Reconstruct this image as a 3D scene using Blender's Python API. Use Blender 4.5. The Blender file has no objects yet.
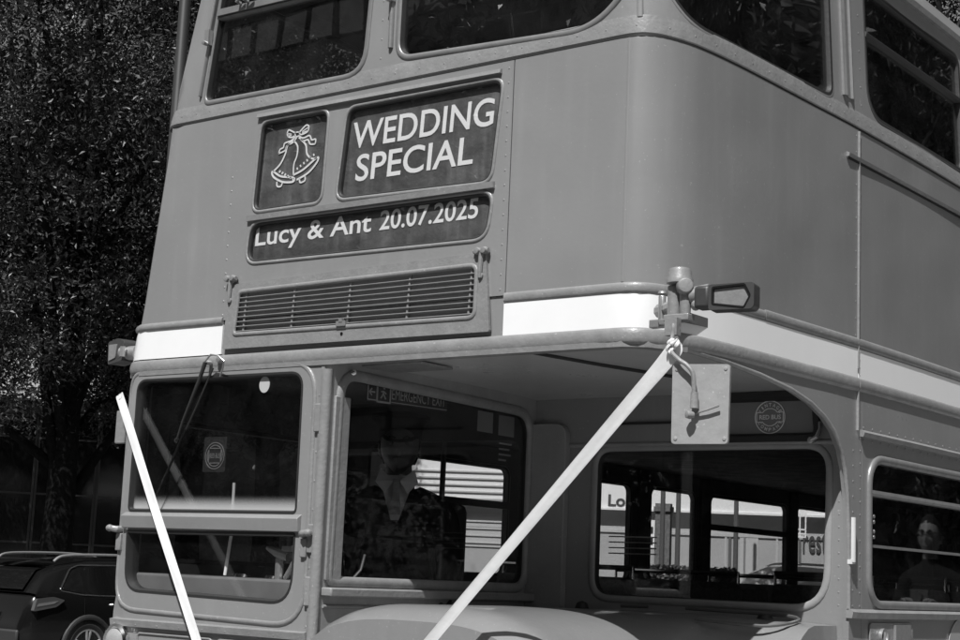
import bpy, bmesh, math, random
from mathutils import Vector, Matrix
from mathutils.geometry import delaunay_2d_cdt
random.seed(7)
R=math.radians
S=bpy.context.scene
C=S.collection
# ------------------------------------------------------------------ camera
cam_d=bpy.data.cameras.new('camera'); cam=bpy.data.objects.new('camera',cam_d); C.objects.link(cam)
cam_d.sensor_width=36; cam_d.lens=59.28; cam_d.clip_end=1500; cam_d.clip_start=.05
rt=Vector((0.79658606,0.60299169,0.04303111)); up=Vector((0.06242893,-0.15285537,0.98627474)); fw=Vector((-0.60129301,0.78296632,0.15940658))
m=Matrix((rt,up,-fw)).transposed().to_4x4(); m.translation=Vector((2.362,-4.05,1.50)); cam.matrix_world=m
S.camera=cam
# ------------------------------------------------------------------ world and sun
SUN=Vector((.215,-.66,1)).normalized()
W=bpy.data.worlds.new('World'); S.world=W; W.use_nodes=True
nt=W.node_tree; nt.nodes.clear()
sky=nt.nodes.new('ShaderNodeTexSky'); sky.sky_type='NISHITA'; sky.sun_disc=False
sky.sun_elevation=math.asin(SUN.z); sky.sun_rotation=math.atan2(SUN.x,SUN.y)
bw=nt.nodes.new('ShaderNodeRGBToBW'); bg=nt.nodes.new('ShaderNodeBackground'); wo=nt.nodes.new('ShaderNodeOutputWorld')
bg.inputs[1].default_value=.08
nt.links.new(sky.outputs[0],bw.inputs[0]); nt.links.new(bw.outputs[0],bg.inputs[0]); nt.links.new(bg.outputs[0],wo.inputs[0])
sl=bpy.data.lights.new('sun','SUN'); sl.energy=5.0; sl.angle=R(.5); sl.color=(1,1,1)
so=bpy.data.objects.new('sun',sl); C.objects.link(so); so.rotation_euler=SUN.to_track_quat('Z','Y').to_euler(); so.location=(0,-10,30)
S.view_settings.view_transform='Standard'; S.view_settings.look='None'; S.view_settings.exposure=0.25; S.view_settings.gamma=1
S.view_settings.use_curve_mapping=False
S.render.engine='CYCLES'
S.cycles.max_bounces=10; S.cycles.transparent_max_bounces=24; S.cycles.glossy_bounces=5; S.cycles.transmission_bounces=8
# ------------------------------------------------------------------ materials (all grey: the photograph is black and white)
MATS={}
def mat(name,v,rough=.5,metal=0,var=.0,vscale=6,bump=0,bscale=40,coat=0,spec=.5,streak=0,speck=0,wave=0,crough=.09):
    if name in MATS: return MATS[name]
    M=bpy.data.materials.new(name); M.use_nodes=True; n=M.node_tree.nodes; l=M.node_tree.links
    b=n['Principled BSDF']; b.inputs['Base Color'].default_value=(v,v,v,1); b.inputs['Roughness'].default_value=rough
    b.inputs['Metallic'].default_value=metal; b.inputs['Specular IOR Level'].default_value=spec
    b.inputs['Coat Weight'].default_value=coat; b.inputs['Coat Roughness'].default_value=crough
    tc=n.new('ShaderNodeTexCoord')
    cur=None
    if var or streak or speck:
        t=n.new('ShaderNodeTexNoise'); t.inputs['Scale'].default_value=vscale; t.inputs['Detail'].default_value=7; t.inputs['Roughness'].default_value=.62
        l.new(tc.outputs['Object'],t.inputs['Vector'])
        r=n.new('ShaderNodeMapRange'); r.inputs[1].default_value=.3; r.inputs[2].default_value=.7; r.inputs[3].default_value=v*(1-var); r.inputs[4].default_value=v*(1+var)
        l.new(t.outputs[0],r.inputs[0]); cur=r.outputs[0]
        r2=n.new('ShaderNodeMapRange'); r2.inputs[1].default_value=.3; r2.inputs[2].default_value=.7; r2.inputs[3].default_value=min(1,rough*1.25); r2.inputs[4].default_value=rough*.8
        l.new(t.outputs[0],r2.inputs[0]); l.new(r2.outputs[0],b.inputs['Roughness'])
    if streak:
        mp=n.new('ShaderNodeMapping'); mp.inputs['Scale'].default_value=(9,9,.9); l.new(tc.outputs['Object'],mp.inputs[0])
        t=n.new('ShaderNodeTexNoise'); t.inputs['Scale'].default_value=2.2; t.inputs['Detail'].default_value=6; l.new(mp.outputs[0],t.inputs['Vector'])
        r=n.new('ShaderNodeMapRange'); r.inputs[1].default_value=.52; r.inputs[2].default_value=.78; r.inputs[3].default_value=1; r.inputs[4].default_value=1+streak
        l.new(t.outputs[0],r.inputs[0])
        mm=n.new('ShaderNodeMath'); mm.operation='MULTIPLY'; l.new(cur,mm.inputs[0]); l.new(r.outputs[0],mm.inputs[1]); cur=mm.outputs[0]
    if speck:
        t=n.new('ShaderNodeTexNoise'); t.inputs['Scale'].default_value=95; t.inputs['Detail'].default_value=2; l.new(tc.outputs['Object'],t.inputs['Vector'])
        r=n.new('ShaderNodeMapRange'); r.inputs[1].default_value=.69; r.inputs[2].default_value=.76; r.inputs[3].default_value=1; r.inputs[4].default_value=1+speck
        l.new(t.outputs[0],r.inputs[0])
        mm=n.new('ShaderNodeMath'); mm.operation='MULTIPLY'; l.new(cur,mm.inputs[0]); l.new(r.outputs[0],mm.inputs[1]); cur=mm.outputs[0]
    if cur: l.new(cur,b.inputs['Base Color'])
    if bump or wave:
        last=None
        for amt,sc in ((bump,bscale),(wave,2.3)):
            if not amt: continue
            t=n.new('ShaderNodeTexNoise'); t.inputs['Scale'].default_value=sc; t.inputs['Detail'].default_value=4 if sc>3 else 1
            l.new(tc.outputs['Object'],t.inputs['Vector'])
            bp=n.new('ShaderNodeBump'); bp.inputs['Strength'].default_value=1; bp.inputs['Distance'].default_value=amt
            l.new(t.outputs[0],bp.inputs['Height'])
            if last: l.new(last,bp.inputs['Normal'])
            last=bp.outputs[0]
        l.new(last,b.inputs['Normal'])
    MATS[name]=M; return M
paint=mat('bus_paint',.230,.34,var=.08,vscale=1.7,bump=.0004,bscale=60,coat=1,streak=.09,speck=.5,wave=.014,crough=.30)
trimp=mat('trim_paint',.220,.42,var=.14,vscale=14,bump=.0015,bscale=70,coat=.2,streak=.1,speck=.6)
shadep=mat('bus_paint_for_shade',.27,.4,var=.12,vscale=5,bump=.001,bscale=50,coat=.2,streak=.15,speck=.4)  # copy of the bus paint, colour raised for parts in the canopy shade
cream=mat('cream_band_paint',.80,.4,var=.03,vscale=5,coat=.2,streak=0,speck=0)
rubber=mat('rubber',.018,.6,bump=.001,bscale=60)
frame_m=mat('window_frame_metal',.22,.38,metal=.3,var=.15,vscale=20,bump=.001)
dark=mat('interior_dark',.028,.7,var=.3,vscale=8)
lining=mat('lining',.045,.6,var=.2)
black=mat('black_gloss',.012,.2)
blackm=mat('black_matt',.02,.6)
chrome=mat('chrome',.75,.14,metal=1)
alu=mat('aluminium',.42,.36,metal=.65,var=.15,vscale=30,bump=.0006,speck=.3)
wornal=mat('worn_mirror_back',.30,.5,metal=.1,var=.14,vscale=22,bump=.0012,speck=.6)
whitem=mat('white_print',.80,.6)
ribbon_m=mat('ribbon_satin',.84,.42,var=.05,vscale=12,bump=.0015,bscale=30)
seatm=mat('moquette',.05,.9,var=.4,vscale=60)
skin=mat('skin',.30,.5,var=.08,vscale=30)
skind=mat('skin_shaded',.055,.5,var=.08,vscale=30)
hairm=mat('hair',.012,.8,spec=.05,bump=.004,bscale=90)
suit=mat('dark_suit',.012,.85,spec=.1,var=.3,vscale=60)
shirt=mat('white_shirt',.42,.7,bump=.003,bscale=25)
tiem=mat('grey_tie',.16,.5,var=.3,vscale=70)
tyrem=mat('tyre',.02,.8,bump=.003,bscale=60)
blindm=mat('blind_fabric',.080,.6,var=.55,vscale=6,streak=.9,bump=.014,bscale=9,wave=.05)
paperm=mat('paper',.20,.7,var=.05)
barkm=mat('bark',.010,1,spec=.05,var=.4,vscale=12,bump=.02,bscale=14)
carp=mat('car_paint',.006,.2,coat=.35,spec=.15)
carg=mat('car_glass',.006,.04)
lensr=mat('lamp_lens',.30,.25,var=.1,vscale=80,bump=.0008,bscale=300)
lampbox=mat('lamp_housing',.045,.45,var=.2,vscale=30)
concrete=mat('concrete',.28,.85,var=.15,vscale=3,bump=.004,bscale=30)
asph=mat('asphalt',.11,.9,var=.25,vscale=4,bump=.006,bscale=90,speck=.8)
brickm=mat('brick',.13,.85,var=.35,vscale=18,bump=.006,bscale=40)
def leafmat(name,v):
    M=bpy.data.materials.new(name); M.use_nodes=True; n=M.node_tree.nodes; l=M.node_tree.links
    b=n['Principled BSDF']; b.inputs['Roughness'].default_value=.38
    g=n.new('ShaderNodeNewGeometry')
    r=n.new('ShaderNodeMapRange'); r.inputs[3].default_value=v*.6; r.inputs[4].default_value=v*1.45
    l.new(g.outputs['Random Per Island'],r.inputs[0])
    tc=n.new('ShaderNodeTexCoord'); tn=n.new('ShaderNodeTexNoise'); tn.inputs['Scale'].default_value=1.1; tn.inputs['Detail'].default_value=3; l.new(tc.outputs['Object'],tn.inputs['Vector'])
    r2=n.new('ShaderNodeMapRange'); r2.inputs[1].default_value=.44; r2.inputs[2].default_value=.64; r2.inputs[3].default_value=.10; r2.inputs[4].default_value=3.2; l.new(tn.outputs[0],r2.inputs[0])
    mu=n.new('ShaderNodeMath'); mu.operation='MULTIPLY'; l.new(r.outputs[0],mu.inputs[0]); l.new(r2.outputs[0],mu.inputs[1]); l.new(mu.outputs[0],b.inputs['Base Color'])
    b.inputs['Specular IOR Level'].default_value=.25
    t=n.new('ShaderNodeBsdfTranslucent'); t.inputs[0].default_value=(v*.8,v*.8,v*.8,1)
    mx=n.new('ShaderNodeMixShader'); mx.inputs[0].default_value=.22
    l.new(b.outputs[0],mx.inputs[1]); l.new(t.outputs[0],mx.inputs[2]); l.new(mx.outputs[0],n['Material Output'].inputs[0])
    return M
def _rib():
    n=ribbon_m.node_tree.nodes; l=ribbon_m.node_tree.links; b=n['Principled BSDF']
    t=n.new('ShaderNodeBsdfTranslucent'); t.inputs[0].default_value=(.85,.85,.85,1); mx=n.new('ShaderNodeMixShader'); mx.inputs[0].default_value=.3
    l.new(b.outputs[0],mx.inputs[1]); l.new(t.outputs[0],mx.inputs[2]); l.new(mx.outputs[0],n['Material Output'].inputs[0])
_rib()
leafm=leafmat('leaves',.030); leafl=leafmat('light_leaves',.075)
def glassmat(name,tint,boost=1.0,dirt=.03,wav=.0012,fog=None):
    M=bpy.data.materials.new(name); M.use_nodes=True; n=M.node_tree.nodes; l=M.node_tree.links
    n.remove(n['Principled BSDF']); out=n['Material Output']
    tr=n.new('ShaderNodeBsdfTransparent'); tr.inputs[0].default_value=(tint,tint,tint,1)
    gl=n.new('ShaderNodeBsdfGlossy'); gl.inputs['Roughness'].default_value=.0; gl.inputs[0].default_value=(.95,.95,.95,1)
    lw=n.new('ShaderNodeLayerWeight'); lw.inputs[0].default_value=.5
    pw=n.new('ShaderNodeMath'); pw.operation='POWER'; pw.inputs[1].default_value=5; l.new(lw.outputs['Facing'],pw.inputs[0])
    fr=n.new('ShaderNodeMath'); fr.operation='MULTIPLY_ADD'; fr.inputs[1].default_value=.955; fr.inputs[2].default_value=.045; l.new(pw.outputs[0],fr.inputs[0])
    tc=n.new('ShaderNodeTexCoord')
    no=n.new('ShaderNodeTexNoise'); no.inputs['Scale'].default_value=1.7; no.inputs['Detail'].default_value=1; l.new(tc.outputs['Object'],no.inputs['Vector'])
    bp=n.new('ShaderNodeBump'); bp.inputs['Distance'].default_value=wav; bp.inputs['Strength'].default_value=1; l.new(no.outputs[0],bp.inputs['Height']); l.new(bp.outputs[0],gl.inputs['Normal'])
    ml=n.new('ShaderNodeMath'); ml.operation='MULTIPLY'; ml.inputs[1].default_value=boost; ml.use_clamp=True; l.new(fr.outputs[0],ml.inputs[0])
    mx=n.new('ShaderNodeMixShader'); l.new(ml.outputs[0],mx.inputs[0]); l.new(tr.outputs[0],mx.inputs[1]); l.new(gl.outputs[0],mx.inputs[2])
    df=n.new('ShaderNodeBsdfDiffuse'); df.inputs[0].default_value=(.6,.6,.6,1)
    n2=n.new('ShaderNodeTexNoise'); n2.inputs['Scale'].default_value=5; n2.inputs['Detail'].default_value=8; n2.inputs['Roughness'].default_value=.7; l.new(tc.outputs['Object'],n2.inputs['Vector'])
    r=n.new('ShaderNodeMapRange'); r.inputs[1].default_value=.4; r.inputs[2].default_value=.8; r.inputs[3].default_value=dirt*.3; r.inputs[4].default_value=dirt*2.5; l.new(n2.outputs[0],r.inputs[0])
    fac=r.outputs[0]
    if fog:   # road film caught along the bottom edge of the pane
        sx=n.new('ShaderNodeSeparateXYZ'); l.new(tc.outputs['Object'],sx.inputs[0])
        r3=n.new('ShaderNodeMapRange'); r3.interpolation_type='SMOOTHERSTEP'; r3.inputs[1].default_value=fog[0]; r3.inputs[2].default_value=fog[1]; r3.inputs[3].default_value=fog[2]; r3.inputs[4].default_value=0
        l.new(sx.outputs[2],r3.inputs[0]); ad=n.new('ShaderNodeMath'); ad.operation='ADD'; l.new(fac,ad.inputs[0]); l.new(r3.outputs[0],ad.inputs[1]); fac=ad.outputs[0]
    m2=n.new('ShaderNodeMixShader'); l.new(fac,m2.inputs[0]); l.new(mx.outputs[0],m2.inputs[1]); l.new(df.outputs[0],m2.inputs[2])
    l.new(m2.outputs[0],out.inputs[0]); return M
BZ=0.0
glass=glassmat('glass',.95,1.2,.003)
glass_up=glassmat('upper_glass',.75,1.5,.006)
glass_bl=glassmat('blind_glass',.95,1.0,.004)
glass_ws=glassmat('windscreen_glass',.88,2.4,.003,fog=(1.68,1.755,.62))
# ------------------------------------------------------------------ helpers
def tag(o,label=None,cat=None,group=None,kind=None):
    if label: o['label']=label
    if cat: o['category']=cat
    if group: o['group']=group
    if kind: o['kind']=kind
    return o
ROOTLOC={}
def empty(name,loc,label=None,cat=None,group=None,rz=0):
    o=bpy.data.objects.new(name,None); C.objects.link(o); o.location=loc; o.rotation_euler=(0,0,rz); o.empty_display_size=.3
    return tag(o,label,cat,group)
def obj(name,bm,mt,parent=None,smooth=35,world=True,bevel=0):
    """one mesh object; vertices are given in world space and moved into the parent's space"""
    me=bpy.data.meshes.new(name)
    off=Vector((0,0,0)); p=parent
    while p is not None: off+=Vector(p.location); p=p.parent
    if world and off.length>0: bmesh.ops.translate(bm,verts=bm.verts,vec=-off)
    bmesh.ops.recalc_face_normals(bm,faces=bm.faces) if not getattr(bm,'_x',0) else None
    bm.to_mesh(me); bm.free()
    for mm in (mt if isinstance(mt,(list,tuple)) else [mt]): me.materials.append(mm)
    if smooth:
        me.shade_smooth(); me.set_sharp_from_angle(angle=R(smooth))
    o=bpy.data.objects.new(name,me); C.objects.link(o)
    if parent: o.parent=parent
    if bevel:
        b=o.modifiers.new('bevel','BEVEL'); b.width=bevel; b.segments=2; b.limit_method='ANGLE'; b.angle_limit=R(40)
    return o
def BM(): return bmesh.new()
def box(bm,x0,x1,y0,y1,z0,z1,mt=0,rot=None):
    vs=[bm.verts.new((x,y,z)) for z in (z0,z1) for y in (y0,y1) for x in (x0,x1)]
    fs=[(0,2,3,1),(4,5,7,6),(0,1,5,4),(2,6,7,3),(0,4,6,2),(1,3,7,5)]
    for f in fs: bm.faces.new([vs[i] for i in f]).material_index=mt
    if rot:
        c=Vector(((x0+x1)/2,(y0+y1)/2,(z0+z1)/2)); bmesh.ops.rotate(bm,verts=vs,cent=c,matrix=rot)
    return vs
def tube(bm,path,r,n=10,closed=False,cap=True,flat=1.0,mt=0):
    """round tube along a 3D path; r may be a list"""
    P=[Vector(p) for p in path]; rings=[]; N=len(P)
    ref=None
    for i,p in enumerate(P):
        a=P[i-1] if (i>0 or closed) else p; b=P[(i+1)%N] if (i<N-1 or closed) else p
        t=(b-a); t=t.normalized() if t.length>0 else Vector((0,0,1))
        if ref is None: ref=Vector((0,0,1)) if abs(t.z)<.9 else Vector((1,0,0))
        u=(ref-t*ref.dot(t))
        if u.length<1e-4: u=t.orthogonal()
        u.normalize(); ref=u; v=t.cross(u)
        rr=r[i] if isinstance(r,(list,tuple)) else r
        rings.append([bm.verts.new(p+u*(rr*flat*math.cos(2*math.pi*k/n))+v*(rr*math.sin(2*math.pi*k/n))) for k in range(n)])
    for i in range(N if closed else N-1):
        A=rings[i]; B=rings[(i+1)%N]
        for k in range(n): bm.faces.new((A[k],A[(k+1)%n],B[(k+1)%n],B[k])).material_index=mt
    if cap and not closed:
        bm.faces.new(rings[0][::-1]).material_index=mt; bm.faces.new(rings[-1]).material_index=mt
def lathe(bm,prof,cent,axis=(0,0,1),n=24,mt=0):
    """prof: list of (radius, height along axis)"""
    q=Vector((0,0,1)).rotation_difference(Vector(axis)); c=Vector(cent); rings=[]
    for r,h in prof:
        if r<1e-6: rings.append([bm.verts.new(c+q@Vector((0,0,h)))])
        else: rings.append([bm.verts.new(c+q@Vector((r*math.cos(2*math.pi*k/n),r*math.sin(2*math.pi*k/n),h))) for k in range(n)])
    for A,B in zip(rings,rings[1:]):
        for k in range(n):
            k2=(k+1)%n
            f=[A[k] if len(A)>1 else A[0],A[k2] if len(A)>1 else None,B[k2] if len(B)>1 else B[0],B[k] if len(B)>1 else None]
            f=[v for v in f if v]
            if len(f)>2: bm.faces.new(f).material_index=mt
def rr(x0,z0,x1,z1,r,n=6):
    if not isinstance(r,(list,tuple)): r=[r]*4      # bl, br, tr, tl
    out=[]
    for (cx,cz,a0),q in zip(((x0,z0,180),(x1,z0,270),(x1,z1,0),(x0,z1,90)),r):
        sx=1 if cx==x0 else -1; sz=1 if cz==z0 else -1
        if q<1e-5: out.append((cx,cz)); continue
        for k in range(n+1):
            a=R(a0+90*k/n); out.append((cx+sx*q+q*math.cos(a),cz+sz*q+q*math.sin(a)))
    return out
def roundpoly(pts,rad,n=6):
    out=[];N=len(pts)
    for i,p in enumerate(pts):
        r=rad[i] if isinstance(rad,(list,tuple)) else rad
        p=Vector(p);a=Vector(pts[i-1]);b=Vector(pts[(i+1)%N])
        if r<1e-5: out.append(tuple(p)); continue
        u=(a-p).normalized(); v=(b-p).normalized(); d=min(r,(a-p).length*.48,(b-p).length*.48)
        for k in range(n+1):
            t=k/n; out.append(tuple((p+u*d)*(1-t)**2+p*2*t*(1-t)+(p+v*d)*t*t))
    return out
def inside(p,poly):
    x,y=p;c=False;j=len(poly)-1
    for i in range(len(poly)):
        xi,yi=poly[i];xj,yj=poly[j]
        if (yi>y)!=(yj>y) and x<(xj-xi)*(y-yi)/(yj-yi)+xi: c=not c
        j=i
    return c
def dens(poly,step):
    out=[]
    for i,p in enumerate(poly):
        q=poly[(i+1)%len(poly)]; d=math.dist(p,q); k=max(1,int(math.ceil(d/step)))
        for j in range(k): out.append((p[0]+(q[0]-p[0])*j/k,p[1]+(q[1]-p[1])*j/k))
    return out
def panel(bm,outline,holes,mp,t=.02,step=.08,off=0,mt=0,mb=1,me=None):
    """sheet with holes in (s,z), mapped on a surface, with real thickness t"""
    if me is None: me=mt
    loops=[dens(outline,step)]+[dens(h,step) for h in holes]
    vs=[];ed=[];seen=set()
    for L in loops:
        b=len(vs); vs+=[Vector(p) for p in L]; ed+=[(b+i,b+(i+1)%len(L)) for i in range(len(L))]
    xs=[p[0] for p in loops[0]]; zs=[p[1] for p in loops[0]]
    nx=int((max(xs)-min(xs))/step); nz=int((max(zs)-min(zs))/step)
    for i in range(1,nx):
        for k in range(1,nz):
            p=(min(xs)+(max(xs)-min(xs))*i/nx+1e-4*k,min(zs)+(max(zs)-min(zs))*k/nz+1e-4*i)
            if inside(p,loops[0]) and not any(inside(p,h) for h in loops[1:]):
                if min(math.dist(p,q) for L in loops for q in L)>step*.45: vs.append(Vector(p))
    V,E,F,_,_,_=delaunay_2d_cdt(vs,ed,[],0,1e-5)
    A=[bm.verts.new(mp(v[0],v[1],off)) for v in V]; Bk=[bm.verts.new(mp(v[0],v[1],off-t)) for v in V]
    cnt={}
    for f in F:
        c=((V[f[0]][0]+V[f[1]][0]+V[f[2]][0])/3,(V[f[0]][1]+V[f[1]][1]+V[f[2]][1])/3)
        if not inside(c,loops[0]) or any(inside(c,h) for h in loops[1:]): continue
        bm.faces.new([A[i] for i in f]).material_index=mt
        bm.faces.new([Bk[i] for i in reversed(f)]).material_index=mb
        for i in range(len(f)):
            e=(f[i],f[(i+1)%len(f)]); cnt[e]=1
    for e in list(cnt):
        if (e[1],e[0]) not in cnt:
            bm.faces.new((A[e[1]],A[e[0]],Bk[e[0]],Bk[e[1]])).material_index=me
def sweep(bm,path,mp,prof,closed=True,mt=0,cap=True):
    """prof: closed polygon of (a,b): a sideways in the surface, b out of it"""
    N=len(path); rings=[]
    for i,p in enumerate(path):
        p=Vector(p)
        a=Vector(path[i-1]) if (i>0 or closed) else None; b=Vector(path[(i+1)%N]) if (i<N-1 or closed) else None
        t1=(p-a).normalized() if a is not None and (p-a).length>1e-9 else None; t2=(b-p).normalized() if b is not None and (b-p).length>1e-9 else None
        t=(t1 or t2)+(t2 or t1); t.normalize(); nn=Vector((-t.y,t.x))
        k=1/max(.5,nn.dot(Vector((-(t2 or t1).y,(t2 or t1).x))))
        rings.append([bm.verts.new(mp(p.x+nn.x*q[0]*k,p.y+nn.y*q[0]*k,q[1])) for q in prof])
    n=len(prof)
    for i in range(N if closed else N-1):
        A=rings[i];B=rings[(i+1)%N]
        for k in range(n): bm.faces.new((A[k],A[(k+1)%n],B[(k+1)%n],B[k])).material_index=mt
    if cap and not closed:
        bm.faces.new(rings[0][::-1]).material_index=mt; bm.faces.new(rings[-1]).material_index=mt
def halfround(r,h,n=7,base=-.004):
    return [(-r,base)]+[(-r*math.cos(math.pi*k/n),h*math.sin(math.pi*k/n)) for k in range(n+1)]+[(r,base)]
def rivets(bm,pts,mp,r=.0045,h=.002,mt=0,off=0):
    for s,z in pts:
        c=mp(s,z,off-.0005); e=.004
        u=(mp(s+e,z,off-.0005)-c).normalized(); v=(mp(s,z+e,off-.0005)-c).normalized(); w=u.cross(v).normalized()
        if w.dot(mp(s,z,off+.01)-c)<0: w=-w
        R1=[bm.verts.new(c+(u*math.cos(k*math.pi/4)+v*math.sin(k*math.pi/4))*r) for k in range(8)]
        R2=[bm.verts.new(c+(u*math.cos(k*math.pi/4)+v*math.sin(k*math.pi/4))*r*.65+w*h*.85) for k in range(8)]
        T=bm.verts.new(c+w*h*1.1)
        for k in range(8):
            k2=(k+1)%8; bm.faces.new((R1[k],R1[k2],R2[k2],R2[k])).material_index=mt; bm.faces.new((R2[k],R2[k2],T)).material_index=mt
def line(a,b,step,start=0):
    d=math.dist(a,b); n=max(1,int(round(d/step))); return [(a[0]+(b[0]-a[0])*(i+start)/n,a[1]+(b[1]-a[1])*(i+start)/n) for i in range(n+(0 if start else 1))]
_tc={}
def text(bm,s,x0,z0,x1,z1,mp,off=.001,bold=0.0,th=.0012,skew=0,mt=0):
    """lettering fitted to a box of the surface"""
    cu=bpy.data.curves.new('lettering','FONT'); cu.body=s; cu.size=1; cu.offset=bold; cu.resolution_u=5
    o=bpy.data.objects.new('lettering',cu); C.objects.link(o)
    dg=bpy.context.evaluated_depsgraph_get(); me=bpy.data.meshes.new_from_object(o.evaluated_get(dg))
    co=[v.co.copy() for v in me.vertices]; fs=[list(p.vertices) for p in me.polygons]
    bpy.data.objects.remove(o); bpy.data.curves.remove(cu)
    ax=min(c.x for c in co);bx=max(c.x for c in co);az=min(c.y for c in co);bz=max(c.y for c in co)
    vs=[]
    for c in co:
        u=(c.x-ax)/(bx-ax); v=(c.y-az)/(bz-az)
        vs.append(bm.verts.new(mp(x0+(x1-x0)*u+skew*v,z0+(z1-z0)*v,off)))
    for f in fs:
        try: bm.faces.new([vs[i] for i in f]).material_index=mt
        except ValueError: pass
    bpy.data.meshes.remove(me)
def stroke(bm,pts,w,mp,off=.001,th=.0015,closed=False,mt=0):
    sweep(bm,pts,mp,[(-w/2,off),(w/2,off),(w/2,off+th),(-w/2,off+th)],closed=closed,mt=mt)
def smoothpts(pts,n=6,closed=False):
    out=[];N=len(pts)
    rng=range(N if closed else N-1)
    for i in rng:
        g=lambda j: Vector(pts[j%N]) if closed else Vector(pts[max(0,min(N-1,j))])
        p0,p1,p2,p3=g(i-1),g(i),g(i+1),g(i+2)
        for k in range(n):
            t=k/n; out.append(tuple(.5*((2*p1)+(p2-p0)*t+(2*p0-5*p1+4*p2-p3)*t*t+(3*p1-p0-3*p2+p3)*t**3)))
    if not closed: out.append(tuple(pts[-1]))
    return out
# ------------------------------------------------------------------ the bus body surface
BL=8.6                     # rear of the body
right=smoothpts([(-.30,0),(-.24,.0),(-.195,.003),(-.158,.016),(-.128,.046),(-.106,.088),(-.086,.145),(-.066,.24),(-.045,.47),(-.024,.93),(-.008,1.3),(0,1.9),(0,2.6)],10)+[(0,4.5),(0,BL)]
left=smoothpts([(-2.36,0),(-2.41,.0),(-2.455,.010),(-2.49,.035),(-2.508,.075),(-2.517,.14),(-2.522,.3),(-2.527,.8),(-2.53,1.3),(-2.53,2)],8)+[(-2.53,4.5),(-2.53,BL)]
def arcl(pl,s0,sg):
    out=[];s=s0;last=pl[0]
    for p in pl:
        s+=sg*math.dist(last,p); out.append((s,p)); last=p
    return out
RA=arcl(right,-.30,1); LA=arcl(left,-2.36,-1)
def plan(s):
    if -2.36<=s<=-.30: return Vector((s,0)),Vector((0,-1))
    T=RA if s>-.3 else LA
    for i in range(len(T)-1):
        a,b=T[i],T[i+1]
        lo,hi=min(a[0],b[0]),max(a[0],b[0])
        if lo<=s<=hi or i==len(T)-2:
            if abs(b[0]-a[0])<1e-9: continue
            t=(s-a[0])/(b[0]-a[0]); p=Vector(a[1]).lerp(Vector(b[1]),t)
            def nr(j):
                j=max(1,min(len(T)-2,j)); d=(Vector(T[j+1][1])-Vector(T[j-1][1])).normalized()
                return Vector((d.y,-d.x)) if s>-.3 else Vector((-d.y,d.x))
            n=nr(i).lerp(nr(i+1),t).normalized()
            return p,n
def sR(y):    # arc coordinate on the near side where the body is at this y
    for a,b in zip(RA,RA[1:]):
        if a[1][1]<=y<=b[1][1] and b[1][1]>a[1][1]: return a[0]+(b[0]-a[0])*(y-a[1][1])/(b[1][1]-a[1][1])
def sL(y):
    for a,b in zip(LA,LA[1:]):
        if a[1][1]<=y<=b[1][1] and b[1][1]>a[1][1]: return a[0]+(b[0]-a[0])*(y-a[1][1])/(b[1][1]-a[1][1])
def body(s,z,off=0):
    p,n=plan(s); x,y=p.x,p.y
    x+=n.x*off; y+=n.y*off
    a=-x/2.5
    w_=max(0,min(1,(a-.76)/.24)); w_=w_*w_*(3-2*w_)
    if z>2.27: x+=.125*(min(z,3.2)-2.27)*w_
    if z>3.2:
        x+=(z-3.2)*(.24*w_) -.05*(z-3.2)*max(0,1-max(a,0))**6
    return Vector((x,y,z))
bus=empty('double_decker_bus',(-1.26,4.2,0),'vintage half cab double decker bus with pale band, WEDDING SPECIAL blind and white ribbons','bus')
def part(name,bm,mt,parent=None,**k): return obj(name,bm,mt,parent or bus,**k)
PM=[paint,lining]
S13=sR(1.30); SE=sR(BL-.02); SLE=sL(BL-.02)
# pillars of the bays (y), long-wheelbase with the short bay
lower_y=[(1.40,2.46),(2.64,3.68),(3.86,4.39),(4.57,5.62),(5.79,6.84),(7.01,8.0)]
upper_y=[(1.385,2.375),(2.60,3.62),(3.86,4.39),(4.57,5.62),(5.79,6.84),(7.01,8.1)]
def sideH(ys,side,z0,z1,r,f=lambda y:0):
    fn=sR if side>0 else sL
    return [rr(min(fn(a),fn(b)),z0,max(fn(a),fn(b)),z1,r) for a,b in ys]
# --- upper front panel (blind box side) and nearside wrap-round panel
b=BM(); bell_o=roundpoly([(-1.845,2.80),(-1.49,2.80),(-1.478,3.150),(-1.826,3.150)],.045)
dest_o=roundpoly([(-1.424,2.80),(-.725,2.785),(-.69,3.142),(-1.392,3.142)],.05)
low_o=roundpoly([(-1.862,2.605),(-.735,2.592),(-.712,2.758),(-1.85,2.764)],.06)
b=BM(); panel(b,[(-2.62,2.40),(-.652,2.40),(-.652,3.196),(-2.62,3.196)],[bell_o,dest_o,low_o],body,t=.02,step=.09)
rivets(b,line((-.672,2.42),(-.672,3.17),.05)+line((-1.965,2.42),(-1.965,2.95),.055),body)
part('upper_front_panel',b,PM)
b=BM(); panel(b,[(-.648,2.372),(S13-.002,2.372),(S13-.002,3.196),(-.648,3.196)],[],body,t=.02,step=.028)
rivets(b,line((S13-.02,2.42),(S13-.02,3.17),.06),body,r=.004,h=.002)
part('wrap_round_panel',b,PM)
b=BM(); panel(b,[(S13+.002,2.372),(SE,2.372),(SE,3.196),(S13+.002,3.196)],[],body,t=.02,step=.16,off=-.002)
rivets(b,line((S13+.02,2.42),(S13+.02,3.17),.055),body,r=.0045,h=.0022,off=-.002)
part('upper_side_panel',b,PM)
b=BM(); panel(b,[(SLE,2.24),(-2.624,2.24),(-2.624,3.196),(SLE,3.196)],[],body,t=.02,step=.25); part('offside_upper_panel',b,PM)
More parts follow.
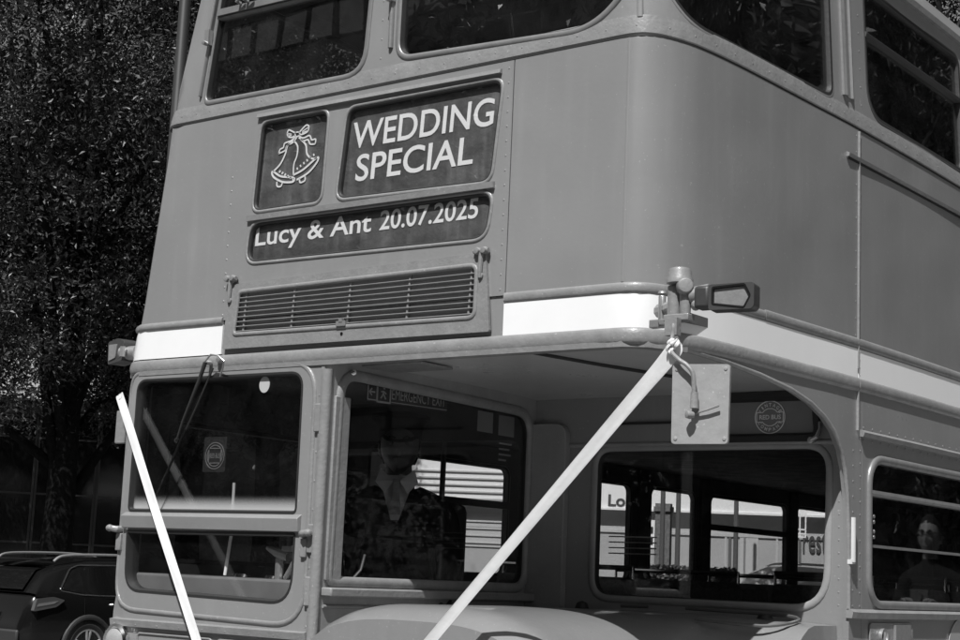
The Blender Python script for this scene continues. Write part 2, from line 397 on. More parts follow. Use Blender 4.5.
# seam strip on the near side
b=BM(); sweep(b,[(-.205,2.41),(-.205,3.19)],body,halfround(.005,.0012),closed=False); sweep(b,[(-.17,3.26),(-.17,3.88)],body,halfround(.010,.004),closed=False); part('corner_crease',b,paint)
b=BM(); sweep(b,[(S13,2.30),(S13,3.19)],body,halfround(.006,.006),closed=False)
sweep(b,[(S13,2.075),(S13,2.235)],body,halfround(.006,.006),closed=False); part('seam_strip',b,trimp)
# --- front strip between the bands (vent panel)
b=BM(); panel(b,[(-1.955,2.262),(-.655,2.262),(-.655,2.398),(-1.955,2.398)],[],body,t=.02,step=.1,off=-.006); part('vent_surround',b,PM)
# --- cream band
b=BM(); panel(b,[(-2.60,2.272),(-1.957,2.272),(-1.957,2.384),(-2.60,2.384)],[],body,t=.012,step=.05,off=.001,mb=0); part('cream_band',b,cream)
b=BM(); panel(b,[(-.653,2.262),(S13-.004,2.262),(S13-.004,2.372),(-.653,2.372)],[],body,t=.012,step=.05,off=.001,mb=0); part('cream_band',b,cream)
b=BM(); panel(b,[(S13+.006,2.262),(SE,2.262),(SE,2.372),(S13+.006,2.372)],[],body,t=.012,step=.2,off=.0,mb=0)
rivets(b,line((S13+.016,2.28),(S13+.016,2.365),.03),body,r=.004,h=.002); part('cream_band',b,cream)
# --- mouldings
def mould(name,s0,s1,z,r,h,mt=trimp,riv=.085,step=.05,zf=None):
    n=max(2,int(abs(s1-s0)/step)); b=BM(); zf=zf or (lambda s:z)
    pts=[(s0+(s1-s0)*i/n,zf(s0+(s1-s0)*i/n)) for i in range(n+1)]
    sweep(b,pts,body,halfround(r,h),closed=False)
    if riv:
        m=int(abs(s1-s0)/riv); rivets(b,[(s0+(s1-s0)*(i+.5)/m,zf(0)) for i in range(m)],lambda s,z,o:body(s,z,o+h-.001),r=.0036,h=.0014)
    return part(name,b,mt)
mould('lower_moulding',-2.60,S13-.003,2.242,.026,.010,step=.02)
mould('lower_moulding',S13+.003,SE,2.242,.024,.010,step=.15)
mould('upper_moulding',-2.60,-1.957,2.398,.015,.010,riv=0)
mould('upper_moulding',-.653,sR(.62),2.392,.016,.006,riv=0,step=.015)
mould('upper_moulding',sR(.622),SE,2.394,.018,.007,riv=.09,step=.12)
# front head rail under the overhang (two steps)
b=BM(); sweep(b,[(-2.60,2.225)]+[(-2.5+i*.1,2.225) for i in range(24)]+[(-.12,2.225),(-.05,2.225),(.03,2.225)],body,[(-.018,-.04),(-.018,.006),(.012,.008),(.014,-.04)],closed=False); part('head_rail',b,trimp)
# --- belt rail below the upper windows: a proud strip over a shadow gap
b=BM(); n=900
sweep(b,[(-2.72+(SE+2.72)*i/n,3.215) for i in range(n+1)],body,[(-.012,-.02),(-.012,.001),(-.008,.0038),(.030,.003),(.052,.0),(.052,-.02)],closed=False)
rivets(b,[( -2.6+.11*i,3.232) for i in range(int((SE+2.5)/.095))],lambda s,z,o:body(s,z,o+.0034),r=.0038,h=.0018)
part('belt_rail',b,trimp)
# dark joint line under the belt rail
b=BM(); sweep(b,[(-2.72+(SE+2.72)*i/n,3.1995) for i in range(n+1)],body,[(-.003,-.01),(-.003,.001),(.003,.001),(.003,-.01)],closed=False); part('joint_strip',b,blackm)
# --- upper window surround: one wrap-round sheet with the openings cut out
ul=roundpoly([(-2.225,3.268),(-1.320,3.256),(-1.285,3.86),(-2.225,3.86)],[.05,.10,.05,.05])
ur=roundpoly([(-1.168,3.284),(-.345,3.246),(-.185,3.38),(-.185,3.86),(-1.165,3.86)],[.07,.16,.10,.05,.05],n=8)
c1a=sR(.075); c1b=sR(1.10)
side1=roundpoly([(c1a-.05,3.86),(c1a-.05,3.42),(c1a+.09,3.262),(c1b,3.262),(c1b,3.86)][::-1],[.05,.06,.14,.12,.05],n=8)
suw=sideH(upper_y,1,3.275,3.80,[.12,.05,.05,.05])
slw=sideH([(.2,1.15)]+upper_y,-1,3.275,3.80,.06)
UT=3.90
b=BM(); panel(b,[(SLE,3.258),(SE,3.258),(SE,UT),(SLE,UT)],[ul,ur,side1]+suw+slw,body,t=.03,step=.09)
rivets(b,line((sR(1.33),3.30),(sR(1.33),3.8),.07)+line((-1.245,3.30),(-1.245,3.8),.07),body)
part('upper_window_surround',b,PM)
def window(name,path,mp,gm,w=.011,h=.006,inset=.012,rub=.010,fm=frame_m,extra=None,gt=.004,rm=rubber):
    """frame bead > rubber gasket, glass pane"""
    b=BM(); sweep(b,path,mp,halfround(w,h),closed=True)
    if extra: extra(b)
    f=part(name,b,fm)
    b=BM(); sweep(b,path,mp,[(w*.2,-.03),(w*.2,.002),(w*.2+rub,.001),(w*.2+rub+.004,-inset),(w*.2+rub+.004,-.03)],closed=True); obj('gasket',b,rm,f)
    b=BM(); panel(b,path,[],mp,t=gt,step=.12,off=-inset-.003,mb=0); obj('glass_pane',b,gm,f)
    return f
def ccw(p):
    a=sum(p[i][0]*p[(i+1)%len(p)][1]-p[(i+1)%len(p)][0]*p[i][1] for i in range(len(p)))
    return p if a>0 else p[::-1]
def ul_extra(b):
    sweep(b,[(-2.22,3.628),(-1.30,3.618)],body,[(-.014,-.03),(-.014,.012),(.012,.012),(.012,-.03)],closed=False)
    sweep(b,[(-2.22,3.606),(-1.30,3.596)],body,[(-.004,-.03),(-.004,.004),(.004,.004),(.004,-.03)],closed=False)
    for x in (-1.98,-1.93): tube(b,[body(x,3.64,.015),body(x,3.64,.035),body(x+.04,3.66,.035)],.007,8)
w=window('upper_front_window',ccw(ul),body,glass_up,extra=ul_extra)
w=window('upper_front_window',ccw(ur),body,glass_up)
w=window('upper_corner_window',ccw(side1),body,glass_up,w=.008,h=.002,rub=.012,fm=paint)
def sl_extra(s0,s1,z,th=.014):
    def f(b):
        sweep(b,[(s0,z),(s1,z)],body,[(-th,-.03),(-th,.006),(th*.4,.010),(th,.004),(th,-.03)],closed=False)
    return f
for k,(ya,yb) in enumerate(upper_y):
    window('upper_side_window',ccw(suw[k]),body,glass_up,w=.008,h=.002,rub=.012,extra=sl_extra(sR(ya),sR(yb),3.60,.010),fm=mat('bar_dark',.07,.4))
for p in slw: window('offside_upper_window',ccw(p),body,glass_up)
# thick light pillar trims each side of the upper front windows
for s0,z0 in ((-2.262,3.30),(-1.198,3.33)):
    b=BM(); sweep(b,[(s0,z0),(s0-.004,UT)],body,halfround(.010,.014),closed=False); box_=None
    p=part('pillar_strip',b,frame_m)
    b=BM(); c=body(s0,3.52,.016); box(b,c.x-.012,c.x+.012,c.y-.010,c.y+.012,3.50,3.56); lathe(b,[(0,-.0),(.009,0),(.009,.02),(0,.022)],body(s0,3.505,.02),(0,-1,0),12); tube(b,[body(s0,3.56,.02),body(s0-.002,3.72,.02)],.006,8); obj('window_catch',b,alu,p)
b=BM(); s0=sR(1.215)
sweep(b,[(s0,3.30),(s0,UT)],body,[(-.045,-.01),(-.042,.006),(-.025,.012),(-.018,.004),(.018,.004),(.025,.014),(.042,.008),(.045,-.01)],closed=False); part('pillar_cover',b,frame_m)
# --- roof: gutter, cove and dome
b=BM(); sweep(b,[(SLE+(SE-SLE)*i/200,UT-.03) for i in range(201)],body,[(-.012,-.01),(-.012,.018),(.012,.022),(.012,-.01)],closed=False); part('gutter',b,trimp)
b=BM(); prev=None; cen=Vector((-1.26,0,0))
prof=[(0,UT),(.015,3.95),(.05,3.995),(.12,4.03),(.25,4.06),(.45,4.08),(.8,4.10),(1.2,4.11)]
ss=[SLE+(SE-SLE)*i/220 for i in range(221)]
for d,z in prof:
    ring=[]
    for s in ss:
        p=body(s,UT,0); p.z=z
        q=Vector((max(-2.53+1.26,min(-1.26,p.x)) if False else -1.26,max(p.y,1.3) if p.y<1.3 else p.y,z))
        v=Vector((q.x-p.x,q.y-p.y,0)); L=v.length; 
        p=p+v*(min(1,d/max(L,1e-6)) if L>1e-6 else 0)
        ring.append(b.verts.new(p))
    if prev:
        for i in range(len(ring)-1):
            try: b.faces.new((prev[i],prev[i+1],ring[i+1],ring[i]))
            except ValueError: pass
    prev=ring
part('roof',b,paint,smooth=60)
# --- inside of the upper deck
b=BM(); box(b,-2.44,-.08,.25,8.5,3.88,3.90); box(b,-2.47,-.06,.1,8.5,2.30,2.33); part('upper_deck_floor_and_ceiling',b,mat('upper_lining',.10,.6,var=.2))
b=BM(); panel(b,[(SLE,UT-.05),(SE,UT-.05),(SE,UT+.06),(SLE,UT+.06)],[],body,t=.01,step=.3,off=-.04); part('cove_panel',b,dark)
b=BM(); box(b,-2.5,-.03,BL-.06,BL,.5,4.1); box(b,-2.5,-.03,BL-.001,BL+.05,.5,4.0); part('rear_wall',b,PM[0])
def seat(x0,x1,y,z,n='passenger_seat'):
    e=bpy.data.objects.new(n,None); C.objects.link(e); e.parent=bus; e.location=Vector((x0,y,z))-Vector(bus.location)
    b=BM(); box(b,x0,x1,y-.02,y+.40,z+.34,z+.44); obj('cushion',b,seatm,e,bevel=.03)
    b=BM(); box(b,x0,x1,y+.38,y+.47,z+.40,z+.90); obj('backrest',b,seatm,e,bevel=.035)
    b=BM(); tube(b,[(x0+.02,y+.44,z+.80),(x0+.02,y+.44,z+.945),(x1-.02,y+.44,z+.945),(x1-.02,y+.44,z+.80)],.012,8); obj('seat_rail',b,chrome,e); b=BM(); tube(b,[(x0+.1,y+.3,z),(x0+.1,y+.3,z+.36)],.015,8); obj('leg',b,chrome,e)
for i in range(7):
    for a in ((-2.42,-1.62),(-.92,-.1)):
        seat(a[0],a[1],.75+i*1.05,2.33)
        if i: seat(a[0],a[1],.95+i*1.05,.62)
# --- blind boxes: frame bead, recessed glass, printed blind behind it
def blind(name,path,glass_path,content,label=None):
    f=window(name,ccw(path),body,glass_bl,w=.0065,h=.005,inset=.004,rub=.009,fm=trimp)
    b=BM(); panel(b,path,[],body,t=.004,step=.1,off=-.018,mb=0); sc=obj('blind_screen',b,blindm,f)
    b=BM(); content(b); obj('lettering',b,whitem,f,smooth=0)
    if label: f['label']=label
    return f
mpb=lambda s,z,o: body(s,z,o-.0170)
def c_dest(b):
    text(b,'WEDDING',-1.376,2.987,-.742,3.086,mpb,bold=.012,skew=.006)
    text(b,'SPECIAL',-1.350,2.864,-.822,2.963,mpb,bold=.012,skew=.006)
def c_low(b):
    text(b,'Lucy & Ant',-1.834,2.652,-1.262,2.745,mpb,bold=.014,skew=.004)
    text(b,'20.07.2025',-1.222,2.674,-.79,2.745,mpb,bold=.014,skew=.004)
def c_bell(b):
    K=lambda u,v: (-1.815+u*.318,2.865+v*.256)      # unit square of the aperture
    def st(pts,w=.0055,closed=False,n=5): stroke(b,smoothpts([K(*p) for p in pts],n,closed),w,mpb,closed=closed)
    # bow
    st([(.50,.86),(.44,.90),(.38,.93),(.36,.88),(.38,.83),(.44,.81),(.49,.83)])
    st([(.55,.86),(.60,.91),(.66,.955),(.70,.93),(.69,.86),(.62,.83),(.56,.83)])
    st([(.36,.88),(.43,.86)],.004); st([(.37,.84),(.43,.84)],.004); st([(.70,.92),(.60,.87)],.004); st([(.69,.87),(.60,.85)],.004)
    st([(.49,.87),(.55,.87),(.56,.82),(.50,.81)],.005,True,2)
    st([(.50,.81),(.42,.76),(.33,.74),(.31,.68),(.26,.66),(.24,.60)]); st([(.52,.80),(.46,.73),(.37,.70),(.34,.63),(.24,.60)])
    st([(.55,.81),(.63,.77),(.72,.79),(.76,.72),(.82,.72),(.82,.65)]); st([(.55,.79),(.63,.73),(.70,.73),(.74,.66),(.82,.65)])
    # left bell
    st([(.47,.76),(.38,.70),(.35,.58),(.28,.44),(.17,.34)],.007); st([(.47,.76),(.54,.66),(.54,.52),(.50,.40),(.50,.24)],.006)
    st([(.17,.34),(.30,.25),(.50,.20),(.50,.14),(.34,.16),(.20,.24),(.15,.31)],.0075,True)
    # right bell
    st([(.58,.76),(.67,.66),(.70,.52),(.78,.44),(.86,.44)],.007); st([(.50,.24),(.66,.30),(.86,.44),(.87,.38),(.74,.24),(.56,.16)],.0075)
    for i in range(6):
        st([(.27+.045*i,.335-.03*i),(.285+.045*i,.315-.03*i)],.009); st([(.55+.05*i,.32+.033*i),(.565+.05*i,.33+.033*i)],.009)
    st([(.24,.18),(.25,.11),(.31,.10),(.33,.15)],.006); st([(.60,.17),(.62,.11),(.69,.13),(.69,.19)],.006)
blind('bell_blind_box',bell_o,None,c_bell,'blind box printed with two outlined wedding bells under a bow')
blind('destination_blind_box',dest_o,None,c_dest,'blind box reading WEDDING SPECIAL in white capitals')
blind('lower_blind_box',low_o,None,c_low,'long blind box reading Lucy & Ant 20.07.2025')
# hood ledges over the boxes
b=BM()
sweep(b,[(-1.86,2.775),(-.71,2.772)],body,[(-.010,-.01),(-.008,.012),(.012,.014),(.016,-.01)],closed=False); part('blind_ledge',b,trimp)
b=BM(); sweep(b,[(-1.84,3.170),(-.70,3.162)],body,[(-.006,-.01),(-.006,.014),(.008,.010),(.012,-.01)],closed=False); part('blind_ledge',b,trimp)
# --- ventilator flap
vf=[(-1.940,2.288),(-.700,2.282),(-.728,2.548),(-1.926,2.530)]
vh=roundpoly([(-1.888,2.340),(-.762,2.332),(-.762,2.508),(-1.872,2.500)],[.02,.03,.03,.02])
mv=lambda s,z,o: body(s,z,o+.012)
b=BM(); panel(b,roundpoly(vf,.008),[vh],mv,t=.012,step=.12,mb=0)
fl=part('ventilator_flap',b,trimp,bevel=.003)
b=BM(); sweep(b,ccw(vh),mv,halfround(.008,.005),closed=True); obj('flap_rim',b,trimp,fl)
b=BM()
for i in range(9):
    z=2.352+i*.0178
    z1=z-.001*0
    sweep(b,[(-1.886+.001*i,z),(-.764,z-.006+.0016*i)],mv,[(-.0022,-.012),(-.0030,-.003),(-.001,.000),(.0016,-.002),(.001,-.012)],closed=False)
obj('louvre_slats',b,frame_m,fl)
for x in (-1.845,-1.60,-1.33,-1.06,-.795): b=BM(); tube(b,[mv(x,2.345,-.010),mv(x+.008,2.50,-.010)],.005,8); obj('louvre_rod',b,trimp,fl)
b=BM(); panel(b,vh,[],mv,t=.003,step=.2,off=-.05,mb=0); obj('vent_back',b,black,fl)
for x in (-1.915,-.742):
    b=BM()
    for dx in (-.014,.014): lathe(b,[(0,.016),(.010,.014),(.013,.006),(.013,-.01)],mv(x+dx,2.552,.004),(0,-1,0),12)
    tube(b,[mv(x-.03,2.552,.006),mv(x+.03,2.552,.006)],.008,8); tube(b,[mv(x,2.545,.004),mv(x-.002,2.49,.006),mv(x-.002,2.462,.005)],[.009,.008,.006],8); lathe(b,[(0,.01),(.010,.006),(.010,-.01)],mv(x-.001,2.47,.0),(0,-1,0),12)
    obj('flap_hinge',b,trimp,fl)
b=BM(); c=mv(-1.345,2.347,0); box(b,c.x-.022,c.x+.022,c.y-.010,c.y+.004,2.338,2.356); box(b,c.x-.008,c.x+.008,c.y-.012,c.y,2.352,2.366); obj('flap_catch',b,alu,fl)
b=BM(); lathe(b,[(0,.002),(.006,.002),(.006,-.004)],mv(-1.345,2.312,.0),(0,-1,0),10); obj('keyhole',b,black,fl)
# --- lower cab front
ws_o=roundpoly([(-2.452,1.318),(-1.455,1.300),(-1.468,2.222),(-2.462,2.222)],[.13,.15,.13,.09],n=8)
b=BM(); panel(b,[(-2.60,.50),(-1.425,.50),(-1.425,2.210),(-2.60,2.210)],[ws_o],body,t=.03,step=.1); part('cab_front_panel',b,PM)
# windscreen frame: outer body rim, thick painted frame, mid rail
b=BM(); sweep(b,ccw(ws_o),body,halfround(.010,.007),closed=True); wf=part('windscreen_frame',b,trimp)
ws_i=roundpoly([(-2.395,1.380),(-1.515,1.368),(-1.522,2.186),(-2.400,2.190)],[.08,.10,.06,.05],n=8)
mid=[(-2.44,1.612),(-1.47,1.612),(-1.47,1.690),(-2.44,1.690)]
lowhole=roundpoly([(-2.388,1.388),(-1.520,1.374),(-1.518,1.616),(-2.400,1.610)],[.08,.10,.012,.012],n=8)
uphole=roundpoly([(-2.402,1.688),(-1.520,1.688),(-1.526,2.186),(-2.404,2.190)],[.02,.02,.06,.05],n=8)
b=BM(); panel(b,ws_o,[lowhole,uphole],body,t=.035,step=.1,off=.004,mb=0); obj('sash',b,paint,wf,bevel=.006)
b=BM(); sweep(b,[(-2.42,1.642),(-1.492,1.642)],body,[(-.022,.0),(-.020,.018),(.026,.026),(.040,.006),(.040,0)],closed=False); obj('middle_rail',b,paint,wf,bevel=.002)
b=BM(); sweep(b,[(-2.40,1.609),(-1.52,1.613)],body,[(-.006,-.02),(-.006,.002),(.003,.002),(.003,-.02)],closed=False); obj('rail_bead',b,frame_m,wf)
b=BM()
for h in (lowhole,uphole): sweep(b,ccw(h),body,[(-.004,-.05),(-.004,.006),(.004,.006),(.010,-.018),(.010,-.05)],closed=True)
obj('gasket',b,rubber,wf)
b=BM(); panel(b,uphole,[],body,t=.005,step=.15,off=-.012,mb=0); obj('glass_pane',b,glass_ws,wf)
b=BM(); panel(b,lowhole,[],body,t=.005,step=.15,off=-.016,mb=0); obj('glass_pane',b,glass,wf)
for x,sg in ((-2.445,-1),(-1.466,1)):
    b=BM(); c=body(x,1.615,0); tube(b,[c+Vector((0,-.004,0)),c+Vector((0,-.026,0)),c+Vector((sg*.012,-.034,.002)),c+Vector((sg*.032,-.032,.004))],[.014,.013,.012,.010],10); lathe(b,[(0,.020),(.010,.017),(.014,.006),(.012,-.006),(0,-.01)],c+Vector((sg*.030,-.032,.004)),(sg,0,0),12)
    box(b,c.x-.014,c.x+.014,c.y-.016,c.y,1.535,1.60); obj('sash_pivot',b,trimp,wf,bevel=.003)
# fold below the windscreen, cab front pillar strip
b=BM(); sweep(b,[(-2.56,1.268)]+[(-2.45+i*.1,1.268) for i in range(11)]+[(-1.43,1.270)],body,[(-.016,-.01),(-.014,.016),(.010,.020),(.018,-.01)],closed=False)
rivets(b,line((-2.42,1.262),(-1.46,1.264),.12),lambda s,z,o:body(s,z,o+.017)); part('waist_strip',b,trimp)
b=BM()
for x0,x1 in ((-2.30,-1.90),(-1.87,-1.60),(-1.585,-1.445)):
    sweep(b,rr(x0,.7,x1,1.232,.015),body,halfround(.005,.006),closed=True)
part('front_hatch_bead',b,trimp)
b=BM(); tube(b,[(-1.408,-.004,.5),(-1.408,-.004,2.19)],.020,12); sweep(b,[(-1.432,.5),(-1.432,2.2)],body,halfround(.008,.008),closed=False)
rivets(b,line((-1.445,1.3),(-1.445,2.1),.10),body,r=.005); p=part('cab_corner_post',b,trimp)
for z in (1.42,1.60,2.02):
    b=BM(); box(b,-1.452,-1.418,-.014,.0,z-.05,z+.05)
    obj('post_hinge',b,trimp,p,bevel=.004)
# fog lamp
b=BM(); lathe(b,[(.0,.0),(.058,.0),(.066,.012),(.066,.022),(.056,.030),(.050,.024)],body(-2.40,1.195,.004),(0,-1,0),32); fg=part('fog_lamp',b,chrome)
b=BM(); lathe(b,[(.052,.022),(.04,.032),(.02,.038),(0,.040)],body(-2.40,1.195,.004),(0,-1,0),32); obj('lamp_lens',b,lensr,fg)
# disc and roundel stickers on the windscreen
mi=lambda s,z,o: body(s,z,o-.020)
b=BM(); pts=[(-1.728+.026*math.cos(a*math.pi/12),2.150+.030*math.sin(a*math.pi/12)) for a in range(24)]
panel(b,pts,[],body,t=.0015,step=.1,off=-.0085,mb=0); part('tax_disc',b,mat('disc_paper',.42,.6))
b=BM(); panel(b,rr(-2.035,1.835,-1.915,1.965,.004),[],mi,t=.0015,step=.1,mb=0); st=part('roundel_sticker',b,mat('dark_sticker',.035,.5))
b=BM()
for r in (.050,.040): stroke(b,[(-1.972+r*math.cos(a*math.pi/14),1.895+r*.98*math.sin(a*math.pi/14)) for a in range(28)],.0025,mi,closed=True)
stroke(b,rr(-2.004,1.868,-1.94,1.922,.006),.0025,mi,closed=True)
text(b,'RED BUS',-2.0,1.886,-1.944,1.904,mi,bold=.0)
obj('emblem',b,mat('faint_print',.32,.6),st,smooth=0)
# --- wiper
b=BM(); A=lambda x,z,o:body(x,z,o)
wp=part('wiper_motor_boss',(lambda bb:(lathe(bb,[(0,.018),(.010,.015),(.013,.004),(.014,-.004)],A(-1.945,2.248,.012),(0,-1,0),14),lathe(bb,[(0,.026),(.008,.022),(.009,0)],A(-1.995,2.238,.014),(0,-1,0),12),tube(bb,[A(-1.995,2.238,.045),A(-1.96,2.264,.048),A(-1.92,2.258,.048),A(-1.895,2.238,.042),A(-1.91,2.215,.030),A(-1.93,2.185,.022)],.0035,8),bb)[-1])(BM()),alu)
b=BM(); tube(b,[A(-1.995,2.238,.040),A(-2.02,2.17,.042),A(-2.095,2.02,.040),A(-2.125,1.955,.034)],[.008,.007,.005,.004],8); tube(b,[A(-1.955,2.215,.036),A(-2.04,2.06,.034),A(-2.085,1.99,.030)],.0035,6); obj('wiper_arm',b,blackm,wp)
b=BM(); tube(b,[A(-2.02,2.125,.030),A(-2.16,1.86,.026),A(-2.255,1.70,.026)],[.004,.006,.004],6,flat=.5); lathe(b,[(0,.012),(.010,.008),(.010,0)],A(-2.128,1.95,.028),(0,-1,0),12); obj('wiper_blade',b,black,wp)
# --- cab near side wall (plane x=-1.40)
CX=-1.395
cs=lambda y,z,o: Vector((CX+o,y,z))
cw=roundpoly([(.045,1.455),(1.215,1.455),(1.215,2.165),(.055,2.185)],[.03,.08,.10,.09],n=8)
b=BM(); panel(b,[(.004,.5),(1.25,.5),(1.25,2.262),(.004,2.262)],[cw],cs,t=.03,step=.2); part('cab_side_panel',b,[shadep,lining])
f=window('cab_side_window',ccw(cw),cs,glass,w=.020,h=.014,inset=.010,rub=.008,fm=trimp)
b=BM(); box(b,CX,CX+.05,.01,1.22,1.405,1.437); part('cab_sill',b,trimp,bevel=.006)
b=BM(); box(b,CX,CX+.012,.02,.10,1.46,2.1); 
bm_=b; part('cab_window_post',b,trimp,bevel=.004)
# bead along the bottom of the side panel
b=BM(); tube(b,[(CX+.006,.02,1.372),(CX+.006,1.2,1.372)],.006,8); part('cab_bead',b,trimp)
# --- cab inside
b=BM(); box(b,-2.49,-1.42,.02,1.24,.86,.90); box(b,-2.46,-1.43,.04,.30,.9,1.455,rot=None); f=part('cab_floor_and_dash',b,mat('dash_grey',.16,.5,var=.2),bevel=.01)
b=BM(); lathe(b,[(0,.02),(.05,.015),(.055,0)],(-2.05,.30,1.44),(0,.3,1),20); lathe(b,[(0,.02),(.04,.015),(.045,0)],(-1.9,.30,1.44),(0,.3,1),20); obj('gauge',b,black,f)
# cab back wall with its window
bk=lambda x,z,o: Vector((x,1.25-o,z))
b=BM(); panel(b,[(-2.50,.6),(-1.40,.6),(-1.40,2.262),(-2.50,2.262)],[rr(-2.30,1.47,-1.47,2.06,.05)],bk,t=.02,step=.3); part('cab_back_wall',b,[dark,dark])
b=BM(); tube(b,[(-1.86,1.235,1.47),(-1.86,1.235,2.06)],.012,8); part('partition_bar',b,blackm)
b=BM(); box(b,-2.49,-1.40,.02,1.25,2.236,2.25); part('cab_ceiling',b,mat('cab_ceiling',.06,.6))
# emergency exit notice behind the cab glass and the square papers
em=lambda y,z,o: Vector((-1.455+o,y,z+(y-.27)*.02))
b=BM(); panel(b,rr(.262,2.112,.735,2.182,.003),[],em,t=.004,step=.3,mb=0); n_=part('exit_notice',b,mat('notice_dark',.02,.5))
b=BM(); stroke(b,rr(.266,2.118,.315,2.176,.002),.004,em,closed=True); stroke(b,rr(.318,2.114,.392,2.180,.002),.007,em,closed=True)
stroke(b,[(.305,2.147),(.275,2.147)],.006,em); stroke(b,[(.288,2.160),(.274,2.147),(.288,2.134)],.005,em)
stroke(b,[(.352,2.150),(.346,2.136),(.338,2.128)],.005,em); stroke(b,[(.350,2.150),(.358,2.138),(.366,2.126)],.005,em); stroke(b,[(.339,2.152),(.352,2.154),(.368,2.146)],.005,em)
stroke(b,smoothpts([(.356,2.164),(.360,2.168),(.356,2.172),(.352,2.168)],3,True),.004,em,closed=True)
text(b,'EMERGENCY EXIT',.402,2.129,.722,2.168,em,bold=.0); stroke(b,[(.40,2.118),(.73,2.118)],.003,em)
obj('lettering',b,mat('notice_print',.45,.6),n_,smooth=0)
pp_=lambda y,z,o: Vector((-1.432+o,y,z))
for y0,y1,a in ((.905,1.005,2.145),(1.045,1.150,2.142)):
    b=BM(); panel(b,rr(y0,a-.082,y1,a,.002),[],pp_,t=.002,step=.3,mb=0); part('paper_notice',b,paperm)
for i in range(4): b=BM(); stroke(b,[(1.05,2.028-i*.022),(1.05+[.085,.07,.08,.05][i],2.028-i*.022)],.007,pp_); part('printed_line',b,mat('faint_print',.32,.6),smooth=0)
# controls by the cab window
b=BM(); tube(b,[(-1.80,.40,1.35),(-1.79,.46,1.42),(-1.775,.52,1.462),(-1.76,.515,1.50),(-1.755,.50,1.565),(-1.75,.47,1.585),(-1.75,.42,1.585)],[.02,.014,.016,.014,.014,.011,.008],10); lathe(b,[(0,.03),(.02,.025),(.024,0),(.014,-.03),(0,-.03)],(-1.775,.52,1.455),(0,0,1),14)
tube(b,[(-1.74,.54,1.45),(-1.72,.58,1.50),(-1.72,.60,1.56)],[.008,.009,.006],8); part('gear_selector',b,chrome)
b=BM()
tube(b,[(-2.0+.22*math.cos(k*math.pi/14),.46+.17*math.sin(k*math.pi/14),1.335+.09*math.sin(k*math.pi/14)) for k in range(28)],.013,8,closed=True)
tube(b,[(-2.0,.30,1.15),(-2.0,.455,1.33)],.025,10); tube(b,[(-2.21,.46,1.335),(-1.79,.46,1.335)],.010,8); part('steering_wheel',b,blackm)
# ticket box / bell pull device behind lower windscreen
b=BM(); tube(b,[(-1.72,.07,1.565),(-1.66,.065,1.55),(-1.60,.06,1.535)],[.008,.020,.018],10); tube(b,[(-1.575,.06,1.575),(-1.56,.06,1.54),(-1.59,.06,1.49),(-1.62,.07,1.46)],[.018,.012,.011,.011],10); box(b,-1.63,-1.56,.05,.09,1.553,1.573); tube(b,[(-1.655,.07,1.455),(-1.655,.07,1.53)],.016,10); part('horn_and_bell_push',b,alu)
b=BM(); tube(b,[(-1.93,.07,1.46),(-1.93,.09,1.62),(-1.935,.09,1.80)],.006,8); part('grab_wire',b,whitem)
b=BM(); box(b,-2.12,-1.62,1.05,1.13,1.22,1.79); box(b,-2.12,-1.62,.62,1.10,1.14,1.22); part('driver_seat',b,mat('seat_black',.012,.8),bevel=.05)
# --- canopy over the bonnet
b=BM(); n=16
# soffit, slightly coved to the bulkhead
prev=None
for j in range(13):
    y=.03+(1.248-.03)*j/12; z=2.232-.010*max(0,(j-8)/4)**2
    xe=plan(sR(max(.035,min(y,1.29))))[0].x-.02 if y>.06 else -.17
    row=[b.verts.new((-1.398+(xe+1.398)*i/n,y,z)) for i in range(n+1)]
    if prev:
        for i in range(n): b.faces.new((prev[i],prev[i+1],row[i+1],row[i]))
    prev=row
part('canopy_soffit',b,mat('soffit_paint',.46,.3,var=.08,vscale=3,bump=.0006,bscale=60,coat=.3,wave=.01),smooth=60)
b=BM(); tube(b,[(-.62,.12,2.227),(-.56,.45,2.226),(-.45,.9,2.225)],.006,6); part('soffit_bead',b,blackm); b=BM(); tube(b,[(-1.05,1.238,2.115),(-.60,1.238,2.115)],.005,6); part('soffit_bead',b,blackm)
b=BM(); box(b,-1.40,-1.12,.16,.34,2.220,2.229); p=part('soffit_plate',b,trimp,bevel=.003)
b=BM(); lathe(b,[(0,.014),(.010,.010),(.012,0)],(-1.38,.10,2.19),(0.7,-.7,0),12); part('soffit_stud',b,chrome)
# side arch plate under the band
arch=[(sR(.045),2.228)]
for y,z in ((.12,2.222),(.25,2.214),(.385,2.207),(.6,2.190),(.81,2.166),(.95,2.136),(1.05,2.098),(1.12,2.055),(1.175,1.995),(1.205,1.93),(1.225,1.85),(1.235,1.74),(1.24,1.60),(1.242,1.44)): arch.append((sR(y),z))
outl=arch+[(sR(1.242),.50),(sR(1.30)+.04,.50),(sR(1.30)+.04,2.228)]
b=BM(); panel(b,ccw(outl),[],lambda s,z,o: body(s,z,o-.002),t=.022,step=.06); 
rivets(b,line((S13-.03,2.0),(S13-.03,1.45),.055)+line((S13+.028,2.05),(S13+.028,1.45),.045),lambda s,z,o: body(s,z,o-.002),r=.0048)
part('canopy_side_panel',b,PM)
b=BM(); sweep(b,arch,lambda s,z,o: body(s,z,o-.002),halfround(.009,.007),closed=False); part('arch_bead',b,trimp)
